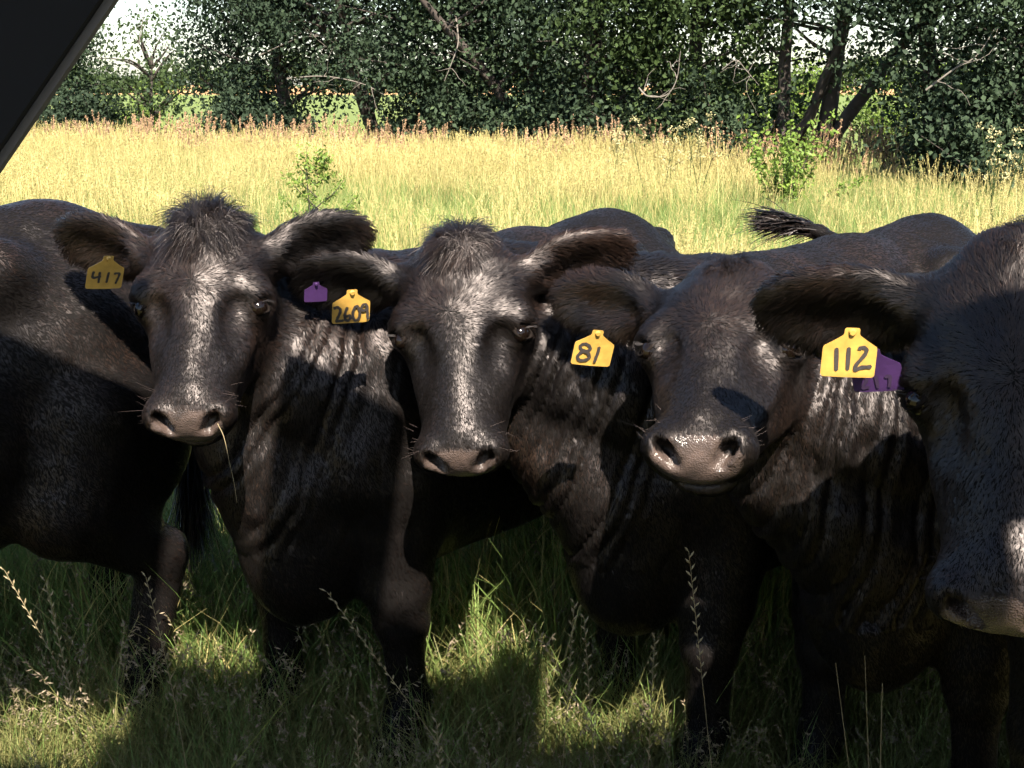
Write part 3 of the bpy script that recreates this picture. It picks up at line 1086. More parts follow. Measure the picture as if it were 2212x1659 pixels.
TREES = [
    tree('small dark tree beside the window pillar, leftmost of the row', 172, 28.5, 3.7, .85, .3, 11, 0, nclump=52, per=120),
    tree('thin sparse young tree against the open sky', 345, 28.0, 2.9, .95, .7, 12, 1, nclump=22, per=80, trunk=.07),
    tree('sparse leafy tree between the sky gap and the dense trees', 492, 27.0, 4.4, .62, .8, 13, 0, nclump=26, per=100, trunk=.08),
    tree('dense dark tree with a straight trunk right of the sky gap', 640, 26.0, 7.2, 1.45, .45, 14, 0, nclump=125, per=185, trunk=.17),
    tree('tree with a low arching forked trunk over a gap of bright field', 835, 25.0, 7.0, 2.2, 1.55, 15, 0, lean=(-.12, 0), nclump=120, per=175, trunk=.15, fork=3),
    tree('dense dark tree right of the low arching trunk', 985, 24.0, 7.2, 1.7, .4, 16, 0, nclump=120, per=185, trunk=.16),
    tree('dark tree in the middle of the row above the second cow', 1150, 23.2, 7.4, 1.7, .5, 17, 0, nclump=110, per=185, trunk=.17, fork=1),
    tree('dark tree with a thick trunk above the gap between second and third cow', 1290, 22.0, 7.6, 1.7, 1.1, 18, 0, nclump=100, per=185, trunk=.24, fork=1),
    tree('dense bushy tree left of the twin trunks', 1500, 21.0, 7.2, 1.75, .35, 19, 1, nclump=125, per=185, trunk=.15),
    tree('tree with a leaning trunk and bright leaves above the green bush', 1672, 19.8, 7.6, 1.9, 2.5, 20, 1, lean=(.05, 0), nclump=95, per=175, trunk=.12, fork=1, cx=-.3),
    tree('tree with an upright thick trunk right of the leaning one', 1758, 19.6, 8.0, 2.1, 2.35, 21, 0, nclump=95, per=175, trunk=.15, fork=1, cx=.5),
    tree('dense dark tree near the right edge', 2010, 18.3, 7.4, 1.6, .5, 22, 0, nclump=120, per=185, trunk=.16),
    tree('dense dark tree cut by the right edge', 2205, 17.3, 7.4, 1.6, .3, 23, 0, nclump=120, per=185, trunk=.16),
]
bare_branch(TREES[3], [at(560, 120, 24.3), at(640, 85, 24.1), at(700, 80, 24.0), at(740, 110, 24.0)], .022, 1)
bare_branch(TREES[4], [at(620, 170, 23.4), at(700, 165, 23.0), at(780, 180, 22.9), at(830, 205, 22.9)], .024, 2)
bare_branch(TREES[5], [at(985, 40, 22.4), at(990, 90, 22.3), at(978, 130, 22.2), at(960, 175, 22.2)], .026, 3)
bare_branch(TREES[8], [at(1380, 190, 19.4), at(1400, 208, 19.3), at(1440, 205, 19.2), at(1462, 170, 19.2), at(1470, 110, 19.2)], .024, 4)
bare_branch(TREES[9], [at(1560, 150, 18.2), at(1590, 130, 18.1), at(1610, 150, 18.1), at(1640, 185, 18.1)], .016, 5)
bare_branch(TREES[11], [at(2000, 195, 16.9), at(2060, 150, 16.8), at(2110, 120, 16.8), at(2150, 60, 16.8)], .026, 6)
bare_branch(TREES[0], [at(300, 95, 27), at(312, 30, 27), at(330, -10, 27)], .016, 7)


def shrub(label, px, depth, h, r, seed, mat, nclump=16, per=95, size=.07, cat='shrub', group='bushes under the trees', name='shrub'):
    rng = np.random.default_rng(seed)
    X = (px - 1106) / 2831 * depth * 1.01
    base = np.array((X, depth, 0.0))
    root = empty(name, tuple(base)); tag(root, label, cat, group)
    tip = base + np.stack((rng.normal(0, r * .55, nclump), rng.normal(0, r * .5, nclump), h * rng.uniform(.35, .95, nclump)), 1)
    paths = [(np.array([base + rng.normal(0, .04, 3) * (1, 1, 0), (base + q) / 2 + rng.normal(0, .06, 3), q]), (.016, .010, .004)) for q in tip]
    V, F = tube_mesh(paths, 5)
    mk('stem', V, F, MAT_BARK, root)
    leaf_object('foliage', leaves(rng, np.concatenate((tip, (tip + base + (0, 0, h * .3)) / 2)), .17, per, size), MAT_LEAF[mat], root)
    return root


SH = [(120, 27.4, 'low dark bush under the leftmost tree'), (235, 28.2, 'low dark bush left of the thin young tree'), (530, 26.4, 'low dark bush right of the thin young trees'),
      (625, 25.6, 'low dark bush under the dense tree right of the sky gap'), (905, 24.2, 'low dark bush right of the arching trunk'), (1000, 23.6, 'low dark bush below the second dense tree'),
      (1085, 23.0, 'low dark bush below the middle trees'), (1175, 22.6, 'low dark bush right of the middle trees'), (1245, 22.2, 'low dark bush left of the thick trunk'),
      (1365, 21.4, 'low dark bush right of the thick trunk'), (1450, 21.0, 'low dark bush below the dense bushy tree'), (1560, 20.4, 'low dark bush left of the bright green bush'),
      (1625, 20.2, 'low dark bush behind the bright green bush'), (2030, 18.2, 'low dark bush below the dense tree near the right edge'), (2110, 17.6, 'low dark bush near the right edge'), (2200, 17.0, 'low dark bush cut by the right edge')]
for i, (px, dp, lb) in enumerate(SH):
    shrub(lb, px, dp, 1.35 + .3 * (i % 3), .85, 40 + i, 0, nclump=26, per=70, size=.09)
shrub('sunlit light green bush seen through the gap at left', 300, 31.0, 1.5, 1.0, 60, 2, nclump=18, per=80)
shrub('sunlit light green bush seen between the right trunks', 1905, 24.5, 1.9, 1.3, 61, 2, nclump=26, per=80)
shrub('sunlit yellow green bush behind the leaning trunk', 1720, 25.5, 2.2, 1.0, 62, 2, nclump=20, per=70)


def shoot_plant(label, px, depth, h, n, spread, seed, mat, size, name, cat, lean=0.0, per=20):
    """upright shoots set with leaves along their length"""
    rng = np.random.default_rng(seed)
    base = np.array(((px - 1106) / 2831 * depth * 1.01, depth, 0.0))
    root = empty(name, tuple(base)); tag(root, label, cat)
    paths, cen = [], []
    for k in range(n):
        d0 = np.array((rng.normal(lean, spread), rng.normal(0, spread), 1))
        q = wander(rng, base + np.array((rng.normal(0, .06), rng.normal(0, .06), 0)), d0, h * rng.uniform(.6, 1.05), 9, .09)
        paths.append((q, np.linspace(.008, .002, len(q))))
        for i in range(2, len(q)):
            cen.append(q[i])
    V, F = tube_mesh(paths, 5)
    mk('stem', V, F, MAT_BARK, root)
    leaf_object('foliage', leaves(rng, np.array(cen), .038, per, size), MAT_LEAF[mat], root)
    return root


shoot_plant('bright green bush with upright leafy shoots in the grass below the twin trunks', 1690, 15.0, 1.32, 22, .26, 71, 2, .055, 'bush', 'bush', per=15)
shoot_plant('bright green cedar sapling in the grass above the gap between two cows', 692, 10.5, 1.25, 1, .03, 72, 2, .03, 'sapling', 'sapling', per=20)


def sapling_branches():
    root = bpy.data.objects['sapling']
    rng = np.random.default_rng(5)
    base = np.array(root.location)
    paths, cen = [], []
    for k in range(13):
        z = rng.uniform(.35, 1.05); s_ = -1 if k % 2 else 1
        L = (1.25 - z) * .55
        q = wander(rng, base + (0, 0, z), (s_ * 1.0, rng.normal(0, .6), .75), L, 6, .1, .05)
        paths.append((q, np.linspace(.006, .0015, len(q)))); cen += list(q[1:])
    V, F = tube_mesh(paths, 5)
    mk('branch', V, F, MAT_BARK, root)
    leaf_object('foliage', leaves(rng, np.array(cen), .024, 18, .028), MAT_LEAF[2], root)


sapling_branches()
MAT_FLOWER = plain('weed_flower', (0.27, 0.25, 0.12), 0.8, var=0.3, scale=80)


def weed(label, px, depth, h, seed):
    rng = np.random.default_rng(seed)
    base = np.array(((px - 1106) / 2831 * depth * 1.01, depth, 0.0))
    root = empty('weed', tuple(base)); tag(root, label, 'weed', 'tall flowering weeds in the meadow')
    paths, heads = [], []
    for k in range(4):
        q = wander(rng, base + rng.normal(0, .05, 3) * (1, 1, 0), (rng.normal(0, .16), rng.normal(0, .1), 1), h * rng.uniform(.75, 1), 8, .06)
        paths.append((q, np.linspace(.007, .003, len(q))))
        for j in range(5):
            t = wander(rng, q[-1 - j % 4], (rng.normal(0, .6), rng.normal(0, .5), 1), .16, 3, .15)
            paths.append((t, (.003, .002, .002, .0015))); heads.append(t[-1])
    V, F = tube_mesh(paths, 5)
    mk('stem', V, F, MAT_LEAF[1], root)
    V, F, T = leaves(rng, np.array(heads), .022, 14, .026)
    tag(mk('flower_head', V, F, MAT_FLOWER, root), kind='stuff')


for i, (px, dp, h, lb) in enumerate([(1500, 15.5, 1.34, 'tall pale flowering weed left of the bright green bush'), (1420, 15.8, 1.12, 'shorter pale flowering weed left of the tallest one'),
                                     (2130, 12.6, 1.16, 'pale flowering weed near the right edge'), (1330, 17.0, 1.1, 'pale flowering weed below the thick trunk')]):
    weed(lb, px, dp, h, 80 + i)


def far_wood():
    rng = np.random.default_rng(9)
    cen = []
    for x in np.arange(-160, 160, 1.6):
        hh = 5.5 + 2.2 * math.sin(x * .11) + 1.6 * math.sin(x * .31 + 1)
        for k in range(5):
            cen.append((x + rng.normal(0, 1.2), 240 + rng.normal(0, 3), rng.uniform(.2, .75) * hh))
    o = leaf_object('far_wood', leaves(rng, np.array(cen), 1.0, 26, 1.1), MAT_LEAF[1], None)
    tag(o, 'distant line of trees beyond the far field', 'wood', kind='stuff')


far_wood()


# ------------------------------------------------------------------ cattle
HEADS = {
    '417': (at(438, 466, 2.78), at(388, 905, 2.48), at(110, 508, 2.74), at(770, 492, 2.74)),
    '2609': (at(985, 520, 2.76), at(983, 1012, 2.50), at(650, 592, 2.76), at(1340, 545, 2.68)),
    '81': (at(1572, 562, 2.54), at(1482, 985, 2.10), at(1140, 630, 2.54), at(1960, 600, 2.32)),
    '112': (at(2205, 530, 1.85), at(2160, 1335, 1.60), at(1640, 650, 1.95), at(2760, 610, 1.67)),
}
TAGD = {'417': 2.66, '2609': 2.66, '81': 2.44, '112': 1.86}
cows = [
    Cow('a', (-2.03, 2.40), (-.75, -.66), scale=1.07, seed=1, stride=(.02, -.06)),
    Cow('417', (-.42, 3.06), (-.64, -.77), head=HEADS['417'], seed=2, stride=(.06, -.04), earR=(1, -.44, -.05), earL=(1, -.42, -.05), hsc=(1.05, .94)),
    Cow('2609', (.37, 2.98), (-.74, -.68), head=HEADS['2609'], seed=3, stride=(-.02, .05), earR=(1, -.12, .12), earL=(1, -.34, -.1), hsc=(1.10, .96)),
    Cow('81', (.86, 2.70), (-.70, -.71), head=HEADS['81'], seed=4, stride=(.02, -.02), earR=(1, -.34, .0), earL=(1, -.15, -.2), hsc=(1.13, .97)),
    Cow('112', (1.14, 2.10), (-.70, -.71), head=HEADS['112'], hscale=1.06, seed=5, stride=(.02, .02), earR=(1, -.02, -.05), earL=(1, 0, -.2), hsc=(1.09, 1.0)),
]
LABELS = {
    'a': 'black cow at the left edge with only its flank, rump and hind legs in view',
    '417': 'black cow with yellow ear tag numbered 417 and a shaggy forelock',
    '2609': 'black cow with yellow ear tag numbered 2609, second face from the left',
    '81': 'black cow with yellow ear tag numbered 81 and its nose lifted',
    '112': 'black cow with yellow ear tag numbered 112, its face cut by the right edge',
}
cows[1].topk = 1.6
cows[2].topk = 1.1
cows[3].topk = .45
cows[4].topk = .2
# the tail thrown up over the back
tw_ = np.array([at(1935, 590, 4.22), at(1850, 540, 4.16), at(1770, 503, 4.10), at(1712, 482, 4.06)])
cows[2].tail = np.concatenate((np.array([(-.92, 0, 1.13), (-.97, -.06, 1.08), (-.97, -.2, 1.0)]), cows[2].w2b(tw_)))
for c in cows:
    r_ = c.build(.0125 if c.name in 'ab' else .0085)
    nfur = c.fur(.15 if c.name == 'b' else 1.0)
    if c.name not in 'ab':
        c.eyes()
    tag(r_, LABELS[c.name], 'cow', 'black cattle standing in a row')
    print('cow', c.name, len(c.V), nfur)

# ------------------------------------------------------------------ ear tags
def catmull(pts, n=5):
    p = np.asarray(pts, float)
    if len(p) < 3:
        return np.stack([p[0] + (p[-1] - p[0]) * t for t in np.linspace(0, 1, 4)])
    q = np.concatenate(([2 * p[0] - p[1]], p, [2 * p[-1] - p[-2]]))
    out = []
    for i in range(1, len(q) - 2):
        for t in np.linspace(0, 1, n, endpoint=False):
            a, b_, c, d = q[i - 1], q[i], q[i + 1], q[i + 2]
            out.append(.5 * (2 * b_ + (c - a) * t + (2 * a - 5 * b_ + 4 * c - d) * t * t + (3 * b_ - a - 3 * c + d) * t ** 3))
    out.append(q[-2])
    return np.array(out)


def ear_tag(cow, name, px, py, depth, width, mat, strokes, lrb, ink, roll=0.0, yaw=0.0, pen=.0056, label=None, pitch=0.5):
    """px, py: middle of the lower edge"""
    c0 = at(px, py, depth)
    vd = c0 - np.array((0, 0, CAM_H)); vd /= np.linalg.norm(vd)
    rt = np.cross(vd, (0, 0, 1.0)); rt /= np.linalg.norm(rt)
    upv = np.cross(rt, vd)
    nrm = -vd
    cy, sy = math.cos(yaw), math.sin(yaw)
    rt, nrm = rt * cy + nrm * sy, nrm * cy - rt * sy
    cp, sp = math.cos(pitch), math.sin(pitch)
    upv, nrm = upv * cp + nrm * sp, nrm * cp - upv * sp
    cr, sr = math.cos(roll), math.sin(roll)
    rt, upv = rt * cr + upv * sr, upv * cr - rt * sr
    w = width

    def P(u, v, h):                  # a slight curl of the plastic
        return c0 + rt * (u * w) + upv * (v * w) + nrm * (h - .10 * w * u * u * 1.2 + .03 * w * v * v)
    out = []
    for cx, cy_, a0, a1 in ((-.44, .06, 180, 270), (.44, .06, 270, 360)):
        for k in range(5):
            t = R(a0 + (a1 - a0) * k / 4)
            out.append((cx + .06 * math.cos(t), cy_ + .06 * math.sin(t)))
    out = out[:5] + [(x, 0) for x in (-.25, 0, .25)] + out[5:]
    out += [(.5, .30), (.5, .55), (.485, .60), (.30, .72), (.16, .82), (.14, .86), (.14, .94), (.11, .97), (-.11, .97), (-.14, .94), (-.14, .86), (-.16, .82), (-.30, .72), (-.485, .60), (-.5, .55), (-.5, .30)]
    th = .0018
    k = len(out)
    # plate as a fan over two rings so that it can curl
    cenl = [(u * .5, .42 + (v - .42) * .5) for u, v in out]
    v_ = [P(u, v, 0) for u, v in out] + [P(u, v, 0) for u, v in cenl] + [P(0, .42, 0)]
    v_ += [P(u * .985, .42 + (v - .42) * .985, -th) for u, v in out] + [P(0, .42, -th)]
    f_ = []
    for i in range(k):
        j = (i + 1) % k
        f_ += [(i, j, k + j, k + i), (k + i, k + j, 2 * k), (j, i, 2 * k + 1 + i, 2 * k + 1 + j), (2 * k + 1 + j, 2 * k + 1 + i, 3 * k + 1)]
    o = mk('ear_tag', v_, f_, mat, cow.root)
    if label:
        o['label'] = label
    # rivet
    ring = [P(.05 * math.cos(t), .885 + .05 * math.sin(t), .0045) for t in np.linspace(0, 2 * math.pi, 14, endpoint=False)]
    rim = [P(.075 * math.cos(t), .885 + .075 * math.sin(t), .0006) for t in np.linspace(0, 2 * math.pi, 14, endpoint=False)]
    mk('rivet', ring + rim, [tuple(range(14))] + [(14 + i, 14 + (i + 1) % 14, (i + 1) % 14, i) for i in range(14)], mat, o)
    L, Rr, Bt = lrb
    s_ = 1.0 / (Rr - L)
    hh = .0009
    for ch in strokes:
        vv, ff = [], []
        for st in ch:
            q = catmull([((x - (L + Rr) / 2) * s_, (Bt - y) * s_) for x, y in st])
            tg = np.gradient(q, axis=0); tg /= np.linalg.norm(tg, axis=1)[:, None] + 1e-9
            nn = np.stack((-tg[:, 1], tg[:, 0]), 1)
            hw = pen / w / 2 * (1 + .12 * np.sin(np.arange(len(q)) * 1.3))
            e0 = q[0] - tg[0] * pen / w * .35; e1 = q[-1] + tg[-1] * pen / w * .35
            base = len(vv)
            for i, (a, n_) in enumerate(zip(q, nn)):
                hh += .00002
                vv += [P(a[0] + n_[0] * hw[i], a[1] + n_[1] * hw[i], hh), P(a[0] - n_[0] * hw[i], a[1] - n_[1] * hw[i], hh)]
            for i in range(len(q) - 1):
                ff.append((base + 2 * i, base + 2 * i + 1, base + 2 * i + 3, base + 2 * i + 2))
            vv += [P(e0[0], e0[1], hh), P(e1[0], e1[1], hh)]
            m_ = len(vv)
            ff += [(base, m_ - 2, base + 1), (base + 2 * len(q) - 2, base + 2 * len(q) - 1, m_ - 1)]
        mk('digit', vv, ff, ink, o)
    return o


T417 = [[[(600, 830), (588, 920), (610, 955), (740, 925)], [(715, 840), (715, 960), (718, 1050)]], [[(890, 845), (870, 1050)]], [[(1005, 868), (1080, 866), (1112, 880), (1085, 980), (1058, 1075)]]]
T2609 = [[[(900, 650), (950, 618), (1015, 655), (1025, 730), (985, 840), (955, 935), (1010, 932), (1090, 925)]],
         [[(1165, 630), (1125, 760), (1130, 890), (1180, 930), (1235, 880), (1220, 815), (1150, 830)]],
         [[(1340, 610), (1290, 720), (1290, 850), (1335, 925), (1400, 910), (1432, 800), (1420, 690), (1370, 612), (1335, 615)]],
         [[(1565, 700), (1505, 722), (1462, 665), (1485, 592), (1540, 580), (1580, 640), (1598, 800), (1612, 920)]]]
T81 = [[[(820, 690), (722, 650), (690, 590), (730, 530), (800, 510), (880, 540), (930, 610), (900, 668), (820, 692), (730, 735), (680, 840), (720, 910), (790, 930), (900, 890), (950, 810), (900, 730), (815, 688)]],
       [[(1125, 560), (1130, 640), (1110, 800), (1092, 930)]]]
T112 = [[[(618, 660), (650, 1050)]], [[(825, 640), (842, 1030)]], [[(1000, 645), (1065, 620), (1130, 655), (1115, 745), (990, 930), (975, 1030), (1080, 985), (1240, 970)]]]
TPUR = [[[(560, 640), (640, 620), (660, 700), (560, 860), (680, 850)]], [[(840, 620), (850, 860)]], [[(1020, 650), (1100, 640), (1060, 860)]]]
C = {c.name: c for c in cows}
ear_tag(C['417'], 't', 224, 624, TAGD['417'], .077, MAT_TAG, T417, (485, 1200, 1190), MAT_INK, roll=R(-1.5), yaw=R(-22), pen=.0050, pitch=R(26), label='yellow ear tag reading 417')
ear_tag(C['2609'], 't', 758, 698, TAGD['2609'], .079, MAT_TAG, T2609, (862, 1652, 1000), MAT_INK, roll=R(3), yaw=R(-14), pen=.0060, pitch=R(26), label='yellow ear tag reading 2609')
ear_tag(C['2609'], 't', 682, 652, 2.82, .050, MAT_PURPLE, [], (0, 1, 1), MAT_INK2, roll=R(2), yaw=R(-10), label='small purple ear tag half hidden behind the ear')
ear_tag(C['81'], 't', 1275, 790, TAGD['81'], .078, MAT_TAG, T81, (560, 1495, 1050), MAT_INK, roll=R(-4), yaw=R(-16), pen=.0062, pitch=R(26), label='yellow ear tag reading 81')
ear_tag(C['112'], 't', 1830, 815, TAGD['112'], .078, MAT_TAG, T112, (385, 1325, 1180), MAT_INK, roll=R(1), yaw=R(-12), pen=.0058, pitch=R(18), label='yellow ear tag reading 112')
ear_tag(C['112'], 't', 1899, 846, TAGD['112'] + .03, .074, MAT_PURPLE, TPUR, (385, 1325, 960), MAT_INK2, roll=R(7), yaw=R(8), pen=.005, label='purple ear tag behind the yellow one')

# ------------------------------------------------------------------ grass
MAT_GR_GREEN = leafy('grass_green', [(0.0, (0.12, 0.19, 0.05)), (0.45, (0.31, 0.39, 0.12)), (1.0, (0.52, 0.55, 0.25))], .35, .5, .35)
MAT_GR_STRAW = leafy('grass_straw', [(0.0, (0.36, 0.32, 0.13)), (0.5, (0.56, 0.48, 0.21)), (1.0, (0.72, 0.61, 0.33))], .3, .6, .5)
MAT_GR_RED = leafy('grass_seed_red', [(0.0, (0.32, 0.21, 0.13)), (0.5, (0.48, 0.33, 0.21)), (1.0, (0.60, 0.46, 0.30))], .25, .7, .8)
MAT_OAT = leafy('oat_seed', [(0.0, (0.18, 0.15, 0.10)), (0.5, (0.30, 0.23, 0.15)), (1.0, (0.42, 0.32, 0.20))], .2, .7, 3)
MAT_GR_DULL = leafy('grass_dull', [(0.0, (0.13, 0.14, 0.045)), (0.5, (0.26, 0.24, 0.10)), (1.0, (0.42, 0.34, 0.18))], .3, .6, .9)


def blades(rng, n, h, spread, width, lean, base_r, curve=.5, seg=4):
    V, F = [], []
    for _ in range(n):
        p = np.array((rng.normal(0, base_r), rng.normal(0, base_r), -.02))
        a = rng.uniform(0, 2 * math.pi); d = np.array((math.cos(a), math.sin(a), 0))
        fa = rng.uniform(0, 2 * math.pi); s_ = np.array((math.cos(fa), math.sin(fa), 0))
        L = h * rng.uniform(.55, 1.1); ln = abs(rng.normal(0, lean)); cv = rng.uniform(0, curve)
        b0 = len(V)
        for k in range(seg + 1):
            t = k / seg
            q = p + np.array((0, 0, 1)) * L * t * (1 - .35 * cv * t) + d * L * (ln * t + cv * t * t)
            w = width * (1 - t ** 1.5) * .5 + .0003
            V += [q - s_ * w, q + s_ * w]
        for k in range(seg):
            F.append((b0 + 2 * k, b0 + 2 * k + 1, b0 + 2 * k + 3, b0 + 2 * k + 2))
    return V, F


def seeds(rng, n, h, base_r, lean, head, seedlen, seedw, nseed, stem=.0016, droop=.3, curl=.15):
    """stems with a seed head: (verts, faces) of stems and of heads"""
    V, F, V2, F2 = [], [], [], []
    for _ in range(n):
        p = np.array((rng.normal(0, base_r), rng.normal(0, base_r), -.02))
        a = rng.uniform(0, 2 * math.pi); d = np.array((math.cos(a), math.sin(a), 0))
        L = h * rng.uniform(.7, 1.1); ln = abs(rng.normal(0, lean)); cv = rng.uniform(0, curl)
        fa = rng.uniform(0, 2 * math.pi); s_ = np.array((math.cos(fa), math.sin(fa), 0))
        path = [p + np.array((0, 0, 1)) * L * t * (1 - .25 * cv * t) + d * L * (ln * t + cv * t * t) for t in np.linspace(0, 1, 6)]
        b0 = len(V)
        for q in path:
            V += [q - s_ * stem, q + s_ * stem]
        for k in range(5):
            F.append((b0 + 2 * k, b0 + 2 * k + 1, b0 + 2 * k + 3, b0 + 2 * k + 2))
        ax = path[-1] - path[-2]; ax /= np.linalg.norm(ax)
        for k in range(nseed):
            t = rng.uniform(-head, .15 * head)
            c = path[-1] + ax * t
            dv = ax * rng.uniform(.5, 1) + rng.normal(0, .42, 3) + np.array((0, 0, -droop * rng.random()))
            dv /= np.linalg.norm(dv)
            sv = np.cross(dv, rng.normal(0, 1, 3)); sv /= np.linalg.norm(sv)
            l_ = seedlen * rng.uniform(.6, 1.2)
            i = len(V2)
            V2 += [c, c + dv * l_ * .5 + sv * seedw, c + dv * l_, c + dv * l_ * .5 - sv * seedw]
            F2.append((i, i + 1, i + 2, i + 3))
    return V, F, V2, F2


tuft_col = bpy.data.collections.new('grass_tufts')


def tuft(idx, parts):
    V, F, mi = [], [], []
    mats = []
    for v, f_, m in parts:
        b0 = len(V); V += list(v)
        F += [tuple(b0 + i for i in q) for q in f_]
        if m not in mats: mats.append(m)
        mi += [mats.index(m)] * len(f_)
    me = mesh_data('tuft', V, F)
    for m in mats: me.materials.append(m)
    me.polygons.foreach_set('material_index', mi)
    o = bpy.data.objects.new('tuft_%02d' % idx, me)
    tuft_col.objects.link(o)


g = np.random.default_rng(31)
k_ = 0
for s_ in range(3):      # 0-2 meadow leaves
    tuft(k_, [(*blades(g, 44, .50, .1, .006, .16, .09), MAT_GR_GREEN), (*blades(g, 14, .55, .1, .005, .15, .09), MAT_GR_STRAW)]); k_ += 1
for s_ in range(3):      # 3-5 straw stems with seed heads
    a, b2, c2, d2 = seeds(g, 16, .66, .10, .13, .10, .016, .0028, 22)
    tuft(k_, [(a, b2, MAT_GR_STRAW), (c2, d2, MAT_GR_STRAW), (*blades(g, 16, .45, .1, .006, .2, .1), MAT_GR_GREEN)]); k_ += 1
for s_ in range(3):      # 6-8 tall reddish seed spikes of the field edge
    a, b2, c2, d2 = seeds(g, 7, .98, .10, .07, .17, .030, .008, 46, stem=.003, droop=.1)
    tuft(k_, [(a, b2, MAT_GR_STRAW), (c2, d2, MAT_GR_RED)]); k_ += 1
for s_ in range(3):      # 9-11 trampled dull grass near the cattle
    tuft(k_, [(*blades(g, 40, .36, .1, .0045, .32, .07, .9, 5), MAT_GR_DULL), (*blades(g, 16, .40, .1, .004, .2, .07), MAT_GR_GREEN)]); k_ += 1
for s_ in range(2):      # 12-13 drooping oat-like heads near the cattle
    a, b2, c2, d2 = seeds(g, 6, .42, .07, .22, .10, .020, .0026, 18, stem=.0010, droop=1.0, curl=.5)
    tuft(k_, [(a, b2, MAT_GR_DULL), (c2, d2, MAT_OAT), (*blades(g, 18, .34, .1, .0042, .3, .07, .8, 5), MAT_GR_DULL)]); k_ += 1


def scatter(name, P, idx, scl, label, cat='grass'):
    n = len(P)
    me = bpy.data.meshes.new(name)
    me.vertices.add(n)
    me.vertices.foreach_set('co', np.asarray(P, np.float32).ravel())
    for an, typ, arr in (('idx', 'INT', idx), ('scl', 'FLOAT', scl), ('rot', 'FLOAT', RNG.uniform(0, 6.283, n))):
        a = me.attributes.new(an, typ, 'POINT')
        a.data.foreach_set('value', np.asarray(arr, np.int32 if typ == 'INT' else np.float32))
    o = bpy.data.objects.new(name, me); COL.objects.link(o)
    tag(o, label, cat, kind='stuff')
    ng = bpy.data.node_groups.new(name + '_nodes', 'GeometryNodeTree')
    ng.interface.new_socket('Geometry', in_out='INPUT', socket_type='NodeSocketGeometry')
    ng.interface.new_socket('Geometry', in_out='OUTPUT', socket_type='NodeSocketGeometry')
    gi = ng.nodes.new('NodeGroupInput'); go = ng.nodes.new('NodeGroupOutput')
    m2p = ng.nodes.new('GeometryNodeMeshToPoints')
    ip = ng.nodes.new('GeometryNodeInstanceOnPoints')
    ci = ng.nodes.new('GeometryNodeCollectionInfo')
    ci.inputs['Collection'].default_value = tuft_col
    ci.inputs['Separate Children'].default_value = True
    ci.inputs['Reset Children'].default_value = True

    def attr(nm, dt):
        a = ng.nodes.new('GeometryNodeInputNamedAttribute'); a.data_type = dt; a.inputs[0].default_value = nm
        return a.outputs[0]
    cx = ng.nodes.new('ShaderNodeCombineXYZ')
    L = ng.links
    L.new(attr('rot', 'FLOAT'), cx.inputs[2])
    L.new(gi.outputs[0], m2p.inputs[0]); L.new(m2p.outputs[0], ip.inputs['Points'])
    L.new(ci.outputs[0], ip.inputs['Instance']); ip.inputs['Pick Instance'].default_value = True
    L.new(attr('idx', 'INT'), ip.inputs['Instance Index'])
    L.new(cx.outputs[0], ip.inputs['Rotation'])
    L.new(attr('scl', 'FLOAT'), ip.inputs['Scale'])
    L.new(ip.outputs[0], go.inputs[0])
    md = o.modifiers.new('scatter', 'NODES'); md.node_group = ng
    return o


def wedge(n, y0, y1, margin=1.2):
    y = np.sqrt(RNG.uniform(y0 * y0, y1 * y1, n))
    x = RNG.uniform(-1, 1, n) * (y * .43 + margin)
    return np.stack((x, y, np.zeros(n)), 1)


P = wedge(15000, 4.2, 31)
P = P[P[:, 1] < EDGE(P[:, 0]) + .8]
pn = vnoise(P, .28, 5) + .6 * vnoise(P, .9, 6)
idx = np.where(RNG.random(len(P)) < np.clip(.48 + .75 * pn, .04, .96), RNG.integers(3, 6, len(P)), RNG.integers(0, 3, len(P)))
scl = RNG.uniform(.75, 1.15, len(P)) * np.where(P[:, 1] > 12, 1.08, .92) * (1 + .22 * pn)
P2 = wedge(3600, 26, 52); P2 = P2[(P2[:, 1] > EDGE(P2[:, 0]) + 7) & (P2[:, 0] < 8)]
P = np.concatenate((P, P2)); idx = np.concatenate((idx, RNG.integers(0, 3, len(P2)))); scl = np.concatenate((scl, RNG.uniform(.6, .9, len(P2))))
scatter('meadow_grass', P, idx, scl, 'tall yellow green meadow grass filling the field')
n = 950
x = RNG.uniform(-14, 10, n)
P = np.stack((x, EDGE(x) + RNG.normal(-.4, .8, n), np.zeros(n)), 1)
clus = vnoise(P * (1, .3, 1), .55, 8)
P = P[clus + RNG.normal(0, .3, n) > -.15]
scatter('seed_grass', P, RNG.integers(6, 9, len(P)), RNG.uniform(.72, 1.12, len(P)), 'reddish tan seed spikes along the shaded far edge of the meadow')
P = wedge(2600, 1.15, 4.6, .5)
idx = np.where(RNG.random(len(P)) < .26, RNG.integers(12, 14, len(P)), RNG.integers(9, 12, len(P)))
tall = (P[:, 1] > 3.2) & (RNG.random(len(P)) < .45)
idx = np.where(tall, RNG.integers(0, 3, len(P)), idx)
scatter('pasture_grass', P, idx, RNG.uniform(.7, 1.15, len(P)) * np.where(P[:, 1] < 2.85, .58, np.where(P[:, 1] < 3.3, .8, 1.05)), 'dull trampled grass around the legs of the cattle')

# single stalks standing up in front of the cattle
MAT_STALK = leafy('stalk', [(0.0, (0.22, 0.18, 0.10)), (0.5, (0.36, 0.30, 0.17)), (1.0, (0.5, 0.42, 0.26))], .2, .6, 3)
MAT_GREENBLADE = leafy('green_blade', [(0.0, (0.20, 0.24, 0.05)), (1.0, (0.36, 0.38, 0.10))], .3, .5, 3)


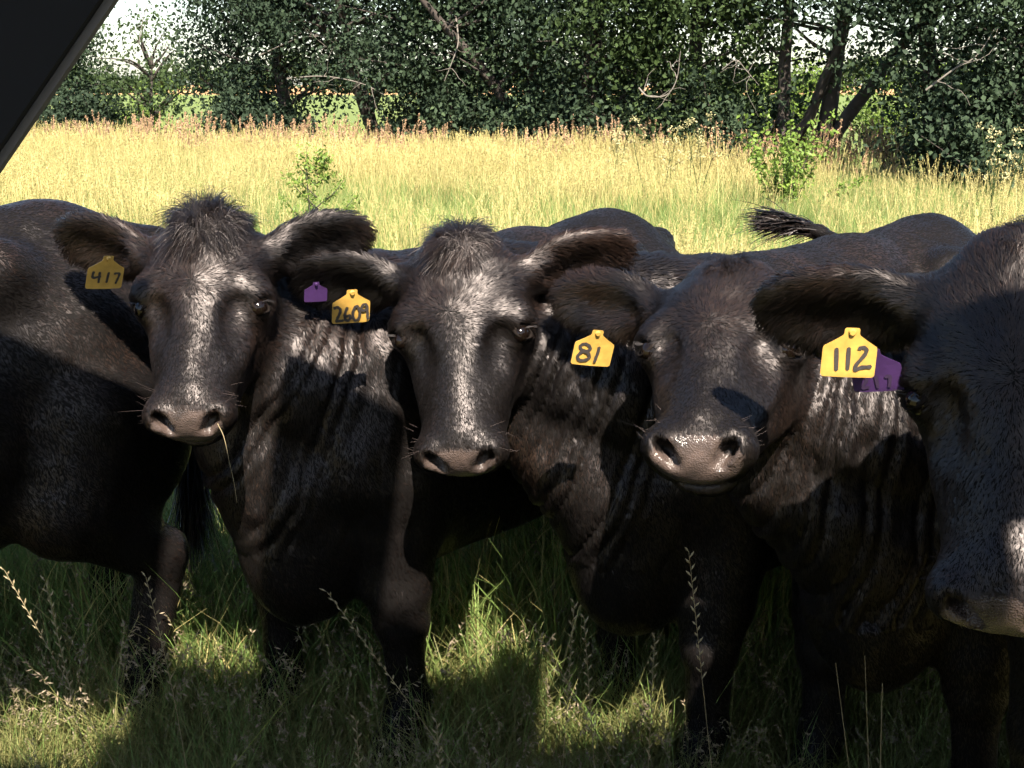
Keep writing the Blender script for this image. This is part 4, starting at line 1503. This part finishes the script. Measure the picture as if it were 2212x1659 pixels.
def stalk(label, tip, low, depth, seed, kind='rye', bow=0.0, width=.0009):
    rng = np.random.default_rng(seed)
    a, b_ = at(*tip, depth), at(*low, depth)
    d = (b_ - a); t = (a[2]) / max(a[2] - b_[2], 1e-6)
    foot = a + d * t; foot[2] = -.01
    root = empty('grass_stalk', (float(foot[0]), float(foot[1]), 0.0))
    tag(root, label, 'grass stalk', 'single grass stalks before the cattle')
    s_ = np.array((1.0, 0, 0))
    q = [foot + (a - foot) * u + s_ * bow * math.sin(math.pi * u) for u in np.linspace(0, 1, 14)]
    V, F = tube_mesh([(np.array(q), np.linspace(width, width * .6, 14))], 5)
    mk('stem', V, F, MAT_GREENBLADE if kind == 'blade' else MAT_STALK, root)
    if kind == 'rye':
        V2, F2 = [], []
        L = np.linalg.norm(a - foot); ax = (a - foot) / L
        for i in range(22):
            u = i / 22 * min(.24, L * .5)
            c = a - ax * u + s_ * bow * math.sin(math.pi * (1 - u / L))
            sg = 1 if i % 2 else -1
            dv = ax * .8 + s_ * sg * .5 + rng.normal(0, .1, 3); dv /= np.linalg.norm(dv)
            sv = np.cross(dv, (0, 1, 0)); sv /= np.linalg.norm(sv)
            l_ = .014 * rng.uniform(.8, 1.2)
            k = len(V2)
            V2 += [c, c + dv * l_ * .5 + sv * .0019, c + dv * l_, c + dv * l_ * .5 - sv * .0019, c + dv * l_ * .5 + np.array((0, -.0016, 0))]
            F2 += [(k, k + 1, k + 4), (k + 1, k + 2, k + 4), (k + 2, k + 3, k + 4), (k + 3, k, k + 4)]
        mk('seed_head', V2, F2, MAT_STALK, root)
    elif kind == 'bud':
        v, f_ = sphere(a, .0035, 8, 6)
        mk('flower_bud', v, f_, plain('pale_bud', (.22, .21, .17), .8), root, smooth=True)


for i, a in enumerate([
    ('tall seeded grass stalk in front of the legs of the cow tagged 81', (1488, 1192), (1525, 1540), 2.05, 'rye', .0),
    ('seeded grass stalk leaning left across the foreleg of the cow tagged 417', (706, 1278), (906, 1560), 2.25, 'rye', .01),
    ('seeded grass stalk before the left foreleg of the cow tagged 2609', (1241, 1303), (1228, 1480), 2.15, 'rye', .0),
    ('short seeded grass stalk just right of the one before the left foreleg of 2609', (1262, 1335), (1272, 1480), 2.12, 'rye', .0),
    ('seeded grass stalk leaning over the gap left of the foreleg of 2609', (1150, 1346), (1222, 1470), 2.2, 'rye', .0),
    ('seeded grass stalk between the forelegs of the cow tagged 2609', (1414, 1380), (1408, 1500), 2.1, 'rye', .0),
    ('thin seeded grass stalk before the belly of the leftmost cow', (10, 1232), (66, 1330), 2.3, 'rye', .0),
    ('thin seeded grass stalk before the hind leg of the leftmost cow', (98, 1256), (136, 1420), 2.25, 'rye', .0),
    ('curved seeded grass stalk before the hind legs of the leftmost cow', (315, 1246), (330, 1340), 2.3, 'rye', .02),
    ('thin short stalk before the right foreleg of 417', (769, 1556), (776, 1655), 1.95, 'rye', .0),
    ('green grass blade arching before the left foreleg of 417', (622, 1508), (512, 1659), 1.95, 'blade', -.02),
    ('pale straight stalk before the foreleg of the cow tagged 81', (1805, 1432), (1832, 1640), 1.9, 'bare', .0),
    ('brightest pale straight stalk before the chest of the cow tagged 81', (1868, 1416), (1876, 1640), 1.88, 'bare', .0),
    ('pale straight stalk right of the brightest one', (1906, 1476), (1902, 1640), 1.9, 'bare', .0),
    ('short stalk with seeds at the bottom edge below the cow tagged 2609', (943, 1560), (950, 1655), 1.95, 'rye', .0),
]):
    stalk(a[0], a[1], a[2], a[3], 300 + i, a[4], a[5])
q_ = np.array([at(470, 915, 2.44), at(484, 945, 2.43), at(496, 1000, 2.425), at(506, 1045, 2.42), at(512, 1086, 2.42)])
V_, F_ = tube_mesh([(catm3(q_, 4), np.linspace(.0008, .0004, 17))], 5)
tag(mk('straw', V_, F_, MAT_STALK), 'thin pale grass stem hanging below the nose of the cow tagged 417', 'straw')
